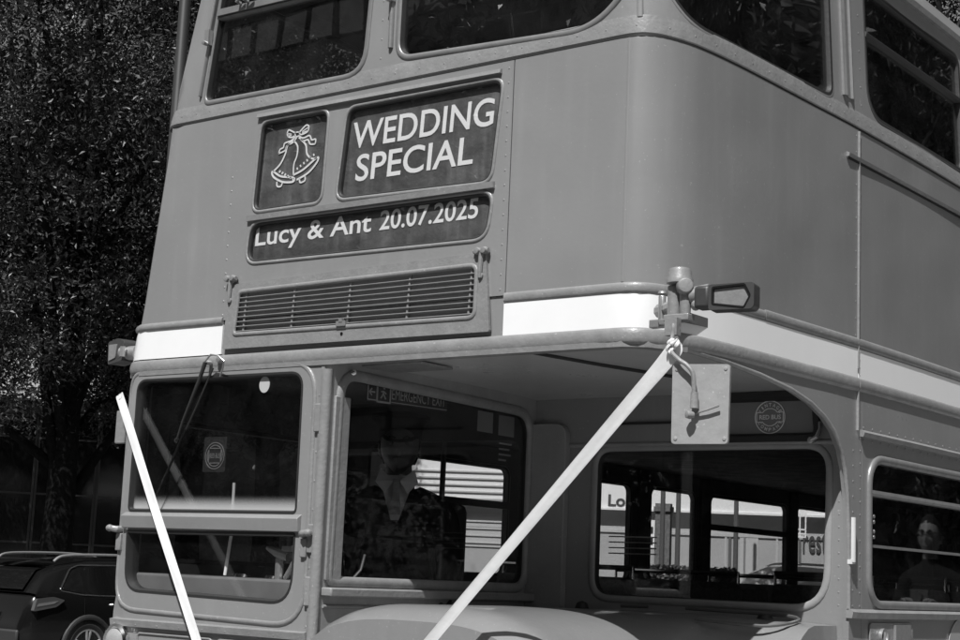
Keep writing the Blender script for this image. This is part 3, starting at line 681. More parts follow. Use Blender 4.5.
# bulkhead behind the bonnet with its window and the route box
bh=lambda x,z,o: Vector((x,1.25-o,z))
bw_=roundpoly([(-1.100,1.432),(-.100,1.432),(-.090,2.020),(-1.100,2.020)],[.09,.14,.10,.08],n=8)
rb=roundpoly([(-.63,2.045),(-.135,2.045),(-.150,2.205),(-.63,2.205)],[.03,.04,.06,.03],n=8)
b=BM(); panel(b,[(-1.395,.9),(-.012,.9),(-.012,2.262),(-1.395,2.262)],[bw_,rb],bh,t=.03,step=.15)
rivets(b,line((-.055,1.45),(-.055,2.0),.045)+line((-.09,1.47),(-.075,1.95),.06)[:0],bh,r=.0045)
part('bulkhead_panel',b,[paint,lining])
f=window('bulkhead_window',ccw(bw_),bh,glass,w=.014,h=.008,inset=.012,rub=.010,fm=shadep)
b=BM(); sweep(b,[(-1.22,2.032),(-.60,2.032),(-.02,2.030)],bh,halfround(.010,.010),closed=False); part('bulkhead_ledge',b,shadep)
b=BM(); sweep(b,ccw(rb),bh,[(-.012,-.01),(-.012,.018),(.010,.018),(.024,-.01)],closed=True); rf=part('route_number_box',b,rubber)
b=BM(); panel(b,rb,[],bh,t=.005,step=.2,off=-.004,mb=0); obj('box_panel',b,mat('box_panel',.19,.4,var=.1),rf)
b=BM(); mo=lambda x,z,o: bh(x,z,o-.003)
cx_,cz_=-.333,2.126
for r in (.0605,): stroke(b,[(cx_+r*math.cos(a*math.pi/20),cz_+r*math.sin(a*math.pi/20)) for a in range(40)],.0035,mo,closed=True)
stroke(b,[(cx_+dx,cz_+dz) for dx,dz in ((-.054,.018),(-.030,.018),(-.022,.026),(-.008,.032),(.008,.032),(.022,.026),(.030,.018),(.054,.018),(.054,-.018),(.030,-.018),(.022,-.026),(.008,-.032),(-.008,-.032),(-.022,-.026),(-.030,-.018),(-.054,-.018))],.003,mo,closed=True)
text(b,'RED BUS',cx_-.044,cz_-.008,cx_+.044,cz_+.009,mo,bold=.02)
for s_,sg in (('VINTAGE',1),('COMPANY',-1)):
    for i,ch in enumerate(s_):
        a=R(90-(i-3)*21)*1 if sg>0 else R(-90+(i-3)*21)
        rad=.0465; px,pz=cx_+rad*math.cos(a),cz_+rad*math.sin(a); rot=(a-math.pi/2) if sg>0 else (a+math.pi/2)
        def mr(x,z,o,px=px,pz=pz,rot=rot): return mo(px+x*math.cos(rot)-z*math.sin(rot),pz+x*math.sin(rot)+z*math.cos(rot),o)
        wd=.0045 if ch=='I' else .011
        text(b,ch,-wd/2-(0),-.0065,wd/2,.0065,mr,bold=.02)
obj('emblem',b,mat('emblem_print',.75,.6),rf,smooth=0)
b=BM(); tube(b,[(-.125,1.235,2.10),(-.118,1.22,2.075),(-.128,1.215,2.045),(-.150,1.215,2.035)],[.006,.006,.009,.006],8); lathe(b,[(0,.02),(.012,.015),(.012,0)],(-.155,1.235,2.035),(0,-1,0),12); part('bulkhead_catch',b,alu)
# cab rear corner pilaster
b=BM(); panel(b,roundpoly([(-1.395,1.38),(-1.22,1.38),(-1.22,2.12),(-1.395,2.12)],[.0,.0,.06,0]),[],lambda x,z,o: bh(x,z,o+.035),t=.035,step=.3,mb=0); part('corner_pilaster',b,shadep,bevel=.012)
b=BM(); c=body(S13-.055,1.68,.012); tube(b,[(c.x,c.y,1.603),(c.x,c.y,1.760)],.012,10,flat=.7); box(b,c.x-.016,c.x+.002,c.y-.014,c.y+.014,1.596,1.612); part('grab_marker',b,mat('marker_cream',.62,.5,var=.1))
# --- bonnet and nearside wing
def bonz(x,y):
    # height of the bonnet/scuttle at x for the front part, blending to the flat scuttle by the bulkhead
    t=(x+1.385)/.98
    e=0
    if x<-.42:
        f=1-abs((x+.90)/.485)**3.2; dome=1.20+.192*max(0,f)**.5 +.006*(1-((x+.9)/.485)**2)
    else: dome=1.20-.16*min(1,(x+.42)/.12)
    t=min(1,max(0,(y-.62)/.45)); t=t*t*(3-2*t)
    sc=1.395-.02*((x+.7)/.7)**2
    fr=min(1,max(0,(y+.10)/.14)); 
    return (dome-.05*(1-fr)**2)*(1-t)+sc*t
b=BM(); xs=[-1.385+i*(1.385-.06)/56 for i in range(57)]; ys=[-.10+j*1.346/30 for j in range(31)]; g=[[b.verts.new((x,y,bonz(x,y))) for x in xs] for y in ys]
for j in range(30):
    for i in range(56): b.faces.new((g[j][i],g[j][i+1],g[j+1][i+1],g[j+1][i]))
bt=[b.verts.new((x,-.12,.55)) for x in xs]
for i in range(56): b.faces.new((bt[i],bt[i+1],g[0][i+1],g[0][i]))
bs=[b.verts.new((-.04,y,.75)) for y in ys]
for j in range(30): b.faces.new((g[j][56],bs[j],bs[j+1],g[j+1][56]))
bo=part('bonnet',b,mat('bus_paint_dimmed_for_sun',.205,.34,var=.10,vscale=2.5,bump=.0005,bscale=50,coat=.5,streak=.05,speck=.4,wave=.012),smooth=50)  # copy of the bus paint, colour lowered to offset strong sun on top
b=BM(); tube(b,smoothpts([(-.62,1.16,1.412),(-.35,1.17,1.408),(-.18,1.14,1.404),(-.12,1.05,1.39),(-.2,.95,1.37),(-.45,.93,1.38)],6),.006,6); tube(b,[(-.92,1.19,1.408),(-.80,1.19,1.41)],.006,8); obj('bonnet_hose',b,mat('dull_wire',.09,.4),bo)
b=BM(); lathe(b,[(0,.02),(.022,.016),(.03,0)],(-.30,1.17,1.39),(0,0,1),14); obj('bonnet_catch',b,blackm,bo); b=BM(); lathe(b,[(0,.03),(.02,.022),(.028,0)],(-1.10,1.19,1.39),(0,0,1),14); obj('bonnet_catch',b,blackm,bo)
# radiator grille, wings, headlamps, wheels (below the frame)
b=BM(); box(b,-1.33,-.50,-.17,-.121,.42,1.17); rg=part('radiator_grille',b,alu,bevel=.02)
b=BM(); 
for i in range(15): box(b,-1.27+i*.05,-1.255+i*.05,-.182,-.168,.5,1.1)
obj('grille_bars',b,black,rg)
for x in (-2.15,-.28):
    b=BM(); lathe(b,[(0,.01),(.11,.01),(.12,.03),(.12,-.06)],(x,-.06,.82),(0,-1,0),28); hl=part('headlamp',b,chrome)
    b=BM(); lathe(b,[(.105,.012),(.06,.04),(0,.05)],(x,-.06,.82),(0,-1,0),28); obj('lamp_lens',b,lensr,hl)
b=BM(); box(b,-.50,-.03,-.04,1.2,.5,.76); box(b,-2.5,-1.4,.0,1.25,.42,.5); part('front_valance',b,paint,bevel=.03)
for x in (-.24,-2.28):
    for y in (.75,6.6):
        b=BM(); lathe(b,[(.26,.13),(.47,.12),(.50,.08),(.50,-.08),(.47,-.12),(.26,-.13)],(x,y,.50),(1,0,0),36); wh=part('wheel',b,tyrem)
        b=BM(); lathe(b,[(0,.06),(.10,.08),(.20,.03),(.27,.11),(.27,-.11),(0,-.05)],(x,y,.50),(1,0,0),36); obj('rim',b,trimp,wh)
# --- lower side
lw=sideH(lower_y,1,1.455,1.985,[.10,.05,.05,.10])
b=BM(); panel(b,[(S13+.042,.42),(SE,.42),(SE,2.228),(S13+.042,2.228)],lw,lambda s,z,o: body(s,z,o-.002),t=.03,step=.14)
rivets(b,line((sR(2.55),1.45),(sR(2.55),2.0),.05),body,r=.0045); part('lower_side_panel',b,PM)
lwl=sideH([(.25,1.15),(1.40,2.60),(2.78,3.80),(4.0,4.545),(4.72,5.80),(5.93,6.80)],-1,1.495,2.065,.06)
b=BM(); panel(b,[(SLE,.42),(-2.61,.42),(-2.61,2.238),(SLE,2.238)],lwl,body,t=.03,step=.2); part('offside_lower_panel',b,PM)
for k,(ya,yb) in enumerate(lower_y):
    def ex(b,ya=ya,yb=yb):
        sweep(b,[(sR(ya),1.858),(sR(yb),1.858)],body,[(-.010,-.03),(-.010,.004),(-.002,.010),(.010,.008),(.010,-.03)],closed=False)
        sweep(b,[(sR(ya),1.668),(sR(yb),1.668)],lambda s,z,o: body(s,z,o-.012),[(-.006,-.01),(-.006,.006),(.004,.006),(.004,-.01)],closed=False)
    f=window('lower_side_window',ccw(lw[k]),body,glass,w=.016,h=.010,inset=.012,extra=ex)
    if k==0:
        b=BM(); 
        for z in (1.70,1.72,1.755,1.775): lathe(b,[(0,.004),(.007,.003),(.008,0)],body(sR(1.46),z,-.01),(1,0,0),10)
        obj('catch_studs',b,alu,f)
        b=BM(); box(b,-.05,-.043,1.50,1.53,1.50,1.56); obj('small_notice',b,mat('notice_mid',.12,.6),f)
for p,k in zip(lwl,range(9)):
    def ex(b,p=p):
        x0=min(q[0] for q in p);x1=max(q[0] for q in p)
        sweep(b,[(x0,1.86),(x1,1.86)],body,[(-.018,-.035),(-.018,.006),(.018,.006),(.018,-.035)],closed=False)
    window('offside_lower_window',ccw(p),body,glass,w=.02,h=.006,extra=ex if k in (1,4) else None,fm=mat('offside_frame',.05,.5))
# mouldings on the lower side
b=BM(); n=60; path=[(S13+.022+(SE-S13-.03)*i/n,2.066) for i in range(n+1)]
sweep(b,path,body,[(-.010,-.01),(-.012,.012),(.004,.018),(.014,.004),(.014,-.01)],closed=False); rivets(b,[(S13+.05+.075*i,2.045) for i in range(85)],body,r=.005); 
rivets(b,[(S13+.05+.075*i,2.090) for i in range(85)],body,r=.004); part('cantrail_moulding',b,trimp)
b=BM(); path=[(sR(1.235),1.424),(S13,1.422)]+[(S13+(SE-S13-.03)*i/n,1.422) for i in range(1,n+1)]
sweep(b,path,body,[(-.016,-.01),(-.016,.014),(.006,.018),(.016,.006),(.018,-.01)],closed=False); rivets(b,[(S13-.02+.055*i,1.420) for i in range(120)],lambda s,z,o: body(s,z,o+.013),r=.005)
part('waist_moulding',b,trimp)
b=BM(); sweep(b,[(sR(1.2),3.082),(sR(2.4),3.084),(SE-.3,3.084)],body,[(-.011,-.002),(-.008,.010),(.004,.012),(.010,-.002)],closed=False); part('advert_rail',b,trimp)
b=BM(); sweep(b,[(sR(1.2),3.070),(sR(2.4),3.072),(SE-.3,3.072)],body,[(-.005,-.002),(-.005,.006),(.003,.006),(.003,-.002)],closed=False); part('advert_rail_groove',b,blackm)
b=BM(); panel(b,rr(sR(1.40),1.20,sR(1.78),1.392,.015),[],body,t=.006,step=.3,off=.006,mb=0); h_=part('side_hatch',b,trimp,bevel=.002)
b=BM(); lathe(b,[(.008,.002),(.022,.002),(.028,.012),(.028,-.004)],body(sR(1.50),1.345,.006),(1,0,0),18); tube(b,[body(sR(1.50),1.33,.016),body(sR(1.50),1.36,.016)],.005,8); box(b,.004,.014,1.60,1.74,1.22,1.385); obj('hatch_latch',b,alu,h_)
b=BM(); panel(b,[(sR(2.28)+.14*math.cos(a*math.pi/16),1.27+.14*math.sin(a*math.pi/16)) for a in range(32)],[],body,t=.003,step=.3,off=.003,mb=0); part('side_roundel',b,mat('roundel_print',.30,.5))
# --- lower saloon inside
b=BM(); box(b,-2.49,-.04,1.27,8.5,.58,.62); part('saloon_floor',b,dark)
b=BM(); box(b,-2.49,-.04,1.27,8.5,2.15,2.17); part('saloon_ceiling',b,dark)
for y in (3.90,4.633,5.865):
    b=BM(); box(b,-2.50,-2.48,y-.05,y+.05,1.4,2.16); part('saloon_pillar',b,dark)
b=BM()
for x,y in ((-1.05,6.9),): tube(b,[(x,y,.62),(x,y,2.15)],.014,8)
part('stanchions',b,blackm)
for i in range(4): b=BM(); tube(b,[(-1.08,1.34,1.61+i*.022),(-.86,1.34,1.61+i*.022)],.0025,6); part('guard_bar',b,alu)
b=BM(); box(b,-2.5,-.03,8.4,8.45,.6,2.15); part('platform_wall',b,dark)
# --- nearside lamp and mirror bracket
b=BM(); prof=[(0,.030),(.020,.029),(.033,.024),(.037,.014),(.038,-.006),(.042,-.014),(.042,-.030),(.030,-.034),(0,-.036)]
# bracket centre measured about x=.10,y=-.15
bx,by=.080,-.135
b=BM(); tube(b,[(bx-.018,by+.0,2.255),(bx-.018,by,2.352)],[.020,.021],12); tube(b,[(bx+.022,by-.006,2.262),(bx+.020,by-.004,2.350)],[.015,.020],12); box(b,bx-.042,bx+.040,by-.022,by+.020,2.246,2.266)
lathe(b,[(0,.028),(.022,.024),(.026,.006),(.024,-.02)],(bx+.022,by-.012,2.345),(.6,-.8,0),16)
tube(b,[(bx,by,2.30),(-.02,-.04,2.305),(-.07,.01,2.31)],[.022,.02,.024],10); tube(b,[(bx+.03,by,2.32),(bx+.085,by+.02,2.325)],[.024,.030],12); lathe(b,[(0,.016),(.012,.012),(.014,0),(.014,-.02)],(bx+.058,by-.01,2.290),(.5,-.85,0),12)
br=part('mirror_bracket',b,trimp,bevel=.003)
b=BM(); lathe(b,[(r*.92,h*.8) for r,h in prof],(bx-.002,by,2.382),(0,0,1),22); obj('bracket_cap',b,trimp,br)
b=BM(); tube(b,[(-.03,-.05,2.262),(-.03,-.05,2.345)],.012,8); box(b,-.075,-.02,-.05,-.025,2.25,2.275); box(b,-.02,.03,-.085,-.05,2.25,2.268); lathe(b,[(0,.01),(.012,.008),(.014,0)],(-.03,-.05,2.35),(0,0,1),12); obj('clamp',b,alu,br,bevel=.003)
# indicator lamp: boxy housing with a five sided lens, faces the camera side
q=Matrix.Rotation(R(10),3,'Z')
def lp(x,z,o,c=Vector((.256,-.155,2.306))): return c+q@Vector((x*.68,-o,z*.78))
hs=roundpoly([(-.098,-.049),(.085,-.049),(.098,-.036),(.098,.040),(.09,.048),(-.098,.045)],.012)
lens=roundpoly([(-.080,-.026),(.054,-.042),(.080,.0),(.056,.040),(-.080,.032)],.006)
b=BM(); panel(b,ccw(hs),[lens],lp,t=.055,step=.08,mb=0); il=part('indicator_lamp',b,lampbox,bevel=.004)
b=BM(); panel(b,ccw(lens),[],lp,t=.02,step=.08,off=-.006,mb=0); obj('lamp_lens',b,mat('smoky_lens',.20,.3,var=.15,vscale=70,bump=.0006,bscale=260),il)
b=BM(); sweep(b,ccw(lens),lp,[(-.006,-.006),(-.005,.001),(.002,.001),(.005,-.006)],closed=True); obj('lens_rim',b,black,il)
b=BM(); box(b,.14,.190,-.165,-.115,2.275,2.342); part('lamp_stem',b,lampbox,bevel=.01)
# mirror: hung on a cranked arm, back plate seen
b=BM(); tube(b,smoothpts([(.035,-.10,2.262),(.085,-.175,2.235),(.088,-.185,2.20),(.094,-.205,2.155),(.125,-.215,2.125),(.155,-.215,2.105),(.172,-.212,2.08),(.174,-.208,2.03),(.174,-.206,2.00)],6),.0065,10); 
box(b,.06,.10,-.185,-.160,2.20,2.25); ma=part('mirror_arm',b,trimp)
qm=Matrix.Rotation(R(12),3,'Z')
def mm_(x,z,o,c=Vector((.182,-.185,2.000))): return c+qm@Vector((x*.93,-o,z))
b=BM(); panel(b,ccw(roundpoly([(-.089,-.113),(.087,-.112),(.090,.110),(-.090,.113)],.012)),[],mm_,t=.014,step=.05,mb=0,off=0); 
for x,z in ((-.076,-.098),(.076,-.098),(.077,.098),(-.076,.098)): lathe(b,[(0,.003),(.005,.002),(.006,0)],mm_(x,z,0),(0.2,-1,0),10)
mp_=obj('mirror_plate',b,wornal,ma,bevel=.003)
b=BM(); panel(b,ccw(rr(-.080,-.103,.080,.103,.01)),[],mm_,t=.002,step=.1,off=-.0145,mb=0); obj('mirror_glass',b,chrome,ma)
b=BM(); tube(b,[(.174,-.205,2.030),(.174,-.205,1.985)],[.010,.012],12); lathe(b,[(0,.014),(.010,.011),(.012,0),(.009,-.01)],(.166,-.213,1.966),(-.5,-.8,0),14); tube(b,[(.174,-.197,1.972),(.21,-.192,1.982),(.242,-.186,1.993)],.0035,6); obj('mirror_knuckle',b,trimp,ma)
# --- offside indicator lamp
b=BM()
def l2(x,z,o,c=Vector((-2.575,.02,2.318))): return c+Matrix.Rotation(R(-12),3,'Z')@Vector((x,-o,z))
b=BM(); panel(b,ccw(roundpoly([(-.070,-.050),(.045,-.040),(.055,.035),(.0,.052),(-.080,.042)],.012)),[],l2,t=.07,step=.08,mb=0); l_=part('indicator_lamp',b,lampbox,bevel=.004)
b=BM(); panel(b,ccw(roundpoly([(-.060,-.036),(-.005,-.026),(.0,.028),(-.064,.030)],.006)),[],l2,t=.004,step=.08,off=.004,mb=0); obj('lamp_lens',b,mat('smoky_lens',.20,.3),l_)
b=BM(); tube(b,[(-2.56,.03,2.31),(-2.49,.05,2.31)],[.026,.03],12); tube(b,[(-2.515,-.0,2.29),(-2.515,.0,2.33)],.012,8); part('lamp_stem',b,alu)
b=BM(); box(b,-2.56,-2.50,.03,.045,1.95,2.08); part('offside_mirror_arm',b,trimp,bevel=.004)
# ------------------------------------------------------------------ ribbons
def ribbon(name,path,wid,label,knot):
    b=BM(); P=[Vector(p) for p in smoothpts(path,14)]
    n=len(P); rows=[]
    for i,p in enumerate(P):
        t=(P[min(n-1,i+1)]-P[max(0,i-1)]).normalized(); side=t.cross(Vector((.25,-1,.0)).normalized()).normalized(); nn=side.cross(t).normalized()
        f=i/(n-1); w=wid[0]+(wid[1]-wid[0])*min(1,f*6); w+=(wid[2]-wid[1])*max(0,min(1,(f-.2)/.45))
        k=[]
        for j in range(7):
            u=j/6-.5; wob=.0008*math.sin(23*f+u*5)+.0007*math.sin(u*21+f*6)+(.006*math.cos(u*14)*(1-min(1,f*6)))
            k.append(p+side*(w*u)+nn*(wob))
        rows.append([b.verts.new(q) for q in k]+[b.verts.new(q-nn*.0012) for q in k[::-1]])
    for A,B in zip(rows,rows[1:]):
        for k in range(14): b.faces.new((A[k],A[(k+1)%14],B[(k+1)%14],B[k]))
    b.faces.new(rows[0]); b.faces.new(rows[-1][::-1])
    if knot:
        c=P[0]
        for k in range(9):
            a=random.random()*6.28; d=Vector((math.cos(a)*.8,-.5,math.sin(a))).normalized()
            tube(b,smoothpts([c+d*.004,c+d*.014+Vector((.006,0,.005)),c+d*.019+Vector((0,-.004,-.006)),c+d*.008-Vector((.004,0,.008))],4),[.006]*13,7,flat=.45)
        tube(b,[c+Vector((-.012,.0,.012)),c+Vector((.0,-.012,.004)),c+Vector((.014,-.004,.012)),c+Vector((.016,.01,.0))],.006,8)
    o=obj(name,b,ribbon_m,smooth=60); tag(o,label,'ribbon','white ribbons on the front of the bus'); return o
ribbon('ribbon',[(.102,-.200,2.165),(.086,-.200,2.135),(-.10,-.200,1.945),(-.73,-.200,1.299),(-1.36,-.200,.652)],(.020,.050,.035),'white satin ribbon knotted below the nearside mirror bracket, crossing the open bonnet bay',True)
ribbon('ribbon',[(-2.470,-.030,2.118),(-2.452,-.035,2.095),(-2.137,-.093,1.664),(-1.820,-.150,1.235),(-1.40,-.226,.665)],(.006,.036,.036),'white ribbon slanting down across the driver windscreen on the left of the bus',False)
# ------------------------------------------------------------------ people
def skinmesh(name,verts,edges,radii,mt,parent=None,sub=2,root=0):
    me=bpy.data.meshes.new(name); me.from_pydata([tuple(v) for v in verts],edges,[]); o=bpy.data.objects.new(name,me); C.objects.link(o)
    sk=o.modifiers.new('skin','SKIN'); 
    for i,r in enumerate(radii):
        v=me.skin_vertices[0].data[i]; v.radius=(r,r) if not isinstance(r,tuple) else r; v.use_root=(i==root)
    sm=o.modifiers.new('sub','SUBSURF'); sm.levels=sub; sm.render_levels=sub
    dg=bpy.context.evaluated_depsgraph_get(); me2=bpy.data.meshes.new_from_object(o.evaluated_get(dg)); bpy.data.objects.remove(o)
    me2.materials.clear(); me2.materials.append(mt); me2.shade_smooth()
    o=bpy.data.objects.new(name,me2); C.objects.link(o); 
    if parent: o.parent=parent
    return o
def head_bm(s=1.0):
    b=BM(); bmesh.ops.create_uvsphere(b,u_segments=40,v_segments=32,radius=1)
    for v in b.verts:
        x,y,z=v.co                           # face looks to -y
        w=.078*(1-.20*max(0,-z)**1.5*(1)); d=.098; h=.118
        X=x*w; Y=y*d; Z=z*h
        if y<0:
            jaw=max(0,-z-.25); X*=1-.35*jaw
            Y*=1-.06*abs(x)
            # nose
            g=math.exp(-(x/.13)**2)*math.exp(-((z+.10)/.14)**2); Y-=.022*g
            g=math.exp(-(x/.09)**2)*math.exp(-((z-.12)/.16)**2); Y-=.008*g
            # eye sockets
            for sx in (-.38,.38): Y+=.012*math.exp(-((x-sx)/.15)**2)*math.exp(-((z-.08)/.09)**2)
            # brow, mouth, chin
            Y-=.006*math.exp(-((z-.22)/.08)**2)*(abs(x)<.65)
            Y-=.007*math.exp(-(x/.28)**2)*math.exp(-((z+.42)/.055)**2); Y+=.006*math.exp(-(x/.30)**2)*math.exp(-((z+.47)/.03)**2); Y-=.006*math.exp(-(x/.28)**2)*math.exp(-((z+.53)/.05)**2)
            Y-=.010*math.exp(-(x/.25)**2)*math.exp(-((z+.80)/.12)**2)
        v.co=(X*s,Y*s,Z*s)
    for sx in (-1,1):      # ears
        g=bmesh.ops.create_uvsphere(b,u_segments=10,v_segments=8,radius=1)
        for v in g['verts']: v.co=Vector((sx*.079+v.co.x*.008,.010+v.co.y*.018,-.005+v.co.z*.030))*s
    return b
def person(loc,rz,label,seated,top,face_m,extra=None,lean=0,scale=1):
    root=empty('person',loc,label,'person'); root.rotation_euler=(0,0,rz); root.scale=(scale,)*3
    hz=1.60 if not seated else .760
    # everything in local space, facing -y
    if seated:
        V=[(0,.05,.10),(0,.04,.28),(0,.02,.46),(0,.02,.56),(0,.0,.66),(-.10,.02,.54),(-.20,.03,.50),(-.22,-.02,.28),(-.20,-.27,.16),(.10,.02,.54),(.20,.03,.50),(.22,-.02,.28),(.20,-.27,.16),(-.11,-.1,.06),(-.13,-.42,.08),(-.13,-.45,-.30),(.11,-.1,.06),(.13,-.42,.08),(.13,-.45,-.30)]
        Ed=[(0,1),(1,2),(2,3),(3,4),(2,5),(5,6),(6,7),(7,8),(2,9),(9,10),(10,11),(11,12),(0,13),(13,14),(14,15),(0,16),(16,17),(17,18)]
        Ra=[.15,.14,.15,.075,.055,.085,.075,.055,.035,.085,.075,.055,.035,.10,.08,.05,.10,.08,.05]
        hands=[(-.20,-.27,.16),(.20,-.27,.16)]; hdir=[Vector((.3,-1,-.1)),Vector((-.3,-1,-.1))]
    else:
        V=[(0,0,.95),(0,-.01,1.12),(0,0,1.32),(0,0,1.42),(0,-.01,1.50),(-.10,0,1.40),(-.185,0,1.37),(-.24,-.06,1.10),(-.14,-.27,1.20),(.10,0,1.40),(.185,0,1.37),(.24,-.06,1.10),(.14,-.27,1.20),(-.10,0,.88),(-.12,-.02,.50),(-.13,.02,.10),(-.13,-.12,.04),(.10,0,.88),(.12,-.02,.50),(.13,.02,.10),(.13,-.12,.04)]
        Ed=[(0,1),(1,2),(2,3),(3,4),(2,5),(5,6),(6,7),(7,8),(2,9),(9,10),(10,11),(11,12),(0,13),(13,14),(14,15),(15,16),(0,17),(17,18),(18,19),(19,20)]
        Ra=[.145,.135,.15,.07,.055,.08,.065,.045,.032,.08,.065,.045,.032,.10,.07,.045,.04,.10,.07,.045,.04]
        hands=[(-.14,-.27,1.20),(.14,-.27,1.20)]; hdir=[Vector((.5,-.7,.5)),Vector((-.5,-.7,.5))]
    skinmesh('clothed_body',V,Ed,Ra,top,root)
    b=head_bm(); bmesh.ops.translate(b,verts=b.verts,vec=Vector((0,-.025,hz))); tube(b,[(0,.0,hz-.19),(0,.0,hz-.06)],[.058,.052],16)
    obj('head',b,face_m,root,world=False,smooth=80)
    b=BM(); bmesh.ops.create_uvsphere(b,u_segments=32,v_segments=20,radius=1)
    for v in list(b.verts):
        if v.co.z<-.30-.3*(v.co.y>.2) or (v.co.y<-.30 and v.co.z<.50): v.co*=.78
    from mathutils import noise
    for v in b.verts:
        k=1+.05*noise.noise(v.co*5)+(.03 if v.co.y>0 else 0); v.co=Vector((v.co.x*.084*k,v.co.y*.106*k,v.co.z*.124*k))+Vector((0,-.012,hz+.006))
    obj('hair',b,hairm,root,world=False,smooth=80)
    for sx in (-1,1):
        b=BM(); bmesh.ops.create_uvsphere(b,u_segments=12,v_segments=8,radius=.011); bmesh.ops.translate(b,verts=b.verts,vec=Vector((sx*.030,-.103,hz+.009))); obj('eye',b,blackm,root,world=False)
        b=BM(); tube(b,[(sx*.014,-.122,hz+.026),(sx*.030,-.121,hz+.033),(sx*.048,-.108,hz+.028)],[.003,.0045,.0025],6); obj('eyebrow',b,hairm,root,world=False)
    b=BM(); tube(b,[(-.024,-.112,hz-.053),(-.010,-.121,hz-.051),(0,-.123,hz-.052),(.010,-.121,hz-.051),(.024,-.112,hz-.053)],[.002,.0045,.004,.0045,.002],6); obj('mouth',b,mat('lips',.05,.5),root,world=False)
    # hands: palm, four fingers and thumb
    for (hp,hd,sg) in zip(hands,hdir,(1,-1)):
        hp=Vector(hp); hd=hd.normalized(); sd=hd.cross(Vector((0,0,1))).normalized(); un=sd.cross(hd)
        b=BM(); tube(b,[hp-hd*.02,hp+hd*.02,hp+hd*.06,hp+hd*.095],[.026,.032,.038,.034],12,flat=.45)
        for k in range(4):
            o=(k-1.5)*.019; L=[.062,.072,.068,.052][k]; st_=hp+hd*.088+sd*o
            tube(b,[st_,st_+hd*L*.45-un*.004,st_+hd*L*.75-un*.018,st_+hd*L*.88-un*.036],[.0095,.009,.008,.0065],8)
        st_=hp+hd*.03+sd*(sg*.028); tube(b,[st_,st_+hd*.03+sd*(sg*.022),st_+hd*.058+sd*(sg*.024)-un*.01],[.012,.011,.008],8)
        obj('hand',b,face_m,root,world=False,smooth=80)
    return root,hz
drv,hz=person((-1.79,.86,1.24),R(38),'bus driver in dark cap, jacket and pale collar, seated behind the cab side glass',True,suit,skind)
b=BM(); lathe(b,[(.086,-.030),(.090,.0),(.100,.030),(.122,.050),(.118,.066),(.06,.078),(0,.080)],(0,-.012,hz+.062),(0,0,1),28)
for s_ in (0,):
    pts=[(-.075,-.075),(-.05,-.135),(0,-.155),(.05,-.135),(.075,-.075)]
    A=[b.verts.new((x,y,hz+.040-(abs(y)-.075)*.35)) for x,y in pts]; B2=[b.verts.new((x,y,hz+.034-(abs(y)-.075)*.35)) for x,y in pts]
    b.faces.new(A); b.faces.new(B2[::-1])
    for i in range(5): b.faces.new((A[i],A[(i+1)%5],B2[(i+1)%5],B2[i]))
obj('cap',b,mat('cap_cloth',.010,.9,spec=.05),drv,world=False)
# shirt front, collar, tie, lapels, headrest strip (local, facing -y)
b=BM()
def prism(b,pts,y0,y1,mt=0):
    a=[b.verts.new((x,y0+yo,z)) for x,z,yo in pts]; c=[b.verts.new((x,y1+yo,z)) for x,z,yo in pts]
    b.faces.new(a); b.faces.new(c[::-1])
    for i in range(len(a)): b.faces.new((a[i],a[(i+1)%len(a)],c[(i+1)%len(a)],c[i]))
prism(b,[(-.055,.64,.07),(.055,.64,.07),(.060,.60,.03),(.015,.46,-.01),(-.015,.46,-.01),(-.060,.60,.03)],-.165,-.150)
obj('shirt_front',b,shirt,drv,world=False)
b=BM(); 
for sx in (-1,1): prism(b,[(sx*.012,.615,.03),(sx*.068,.665,.075),(sx*.085,.61,.04),(sx*.045,.565,.02)],-.180,-.168)
obj('collar',b,shirt,drv,world=False)
b=BM(); prism(b,[(-.016,.622,.03),(.016,.622,.03),(.012,.595,.02),(.022,.48,-.01),(-.022,.48,-.01),(-.012,.595,.02)],-.188,-.172)
obj('tie',b,tiem,drv,world=False)

# bystander on the pavement, seen mirrored in the lower side window
by_,_=person((1.30,5.3,.115),R(-8),'bystander in dark top holding a small camera on the nearside pavement',False,mat('dark_top',.012,.9,spec=0),mat('skin_mid',.12,.6,spec=.2),scale=1.08)
b=BM()
for sx in (-1,1): tube(b,[(sx*.032+.024*math.cos(k*math.pi/8),-.128,1.622+.017*math.sin(k*math.pi/8)) for k in range(16)],.003,6,closed=True); tube(b,[(sx*.056,-.128,1.625),(sx*.080,-.05,1.625),(sx*.082,.0,1.62)],.003,6)
tube(b,[(-.008,-.128,1.624),(.008,-.128,1.624)],.003,6); obj('glasses',b,blackm,by_,world=False)
b=BM(); box(b,-.07,.07,-.36,-.30,1.22,1.31); lathe(b,[(.03,0),(.032,.05),(.02,.05),(0,.045)],(0,-.36,1.265),(0,-1,0),18); o=obj('camera',b,blackm,None); o.location=(1.30,5.3,.22); o.rotation_euler=(0,0,R(-8)); tag(o,'small black camera held up by the bystander in the dark top','camera')
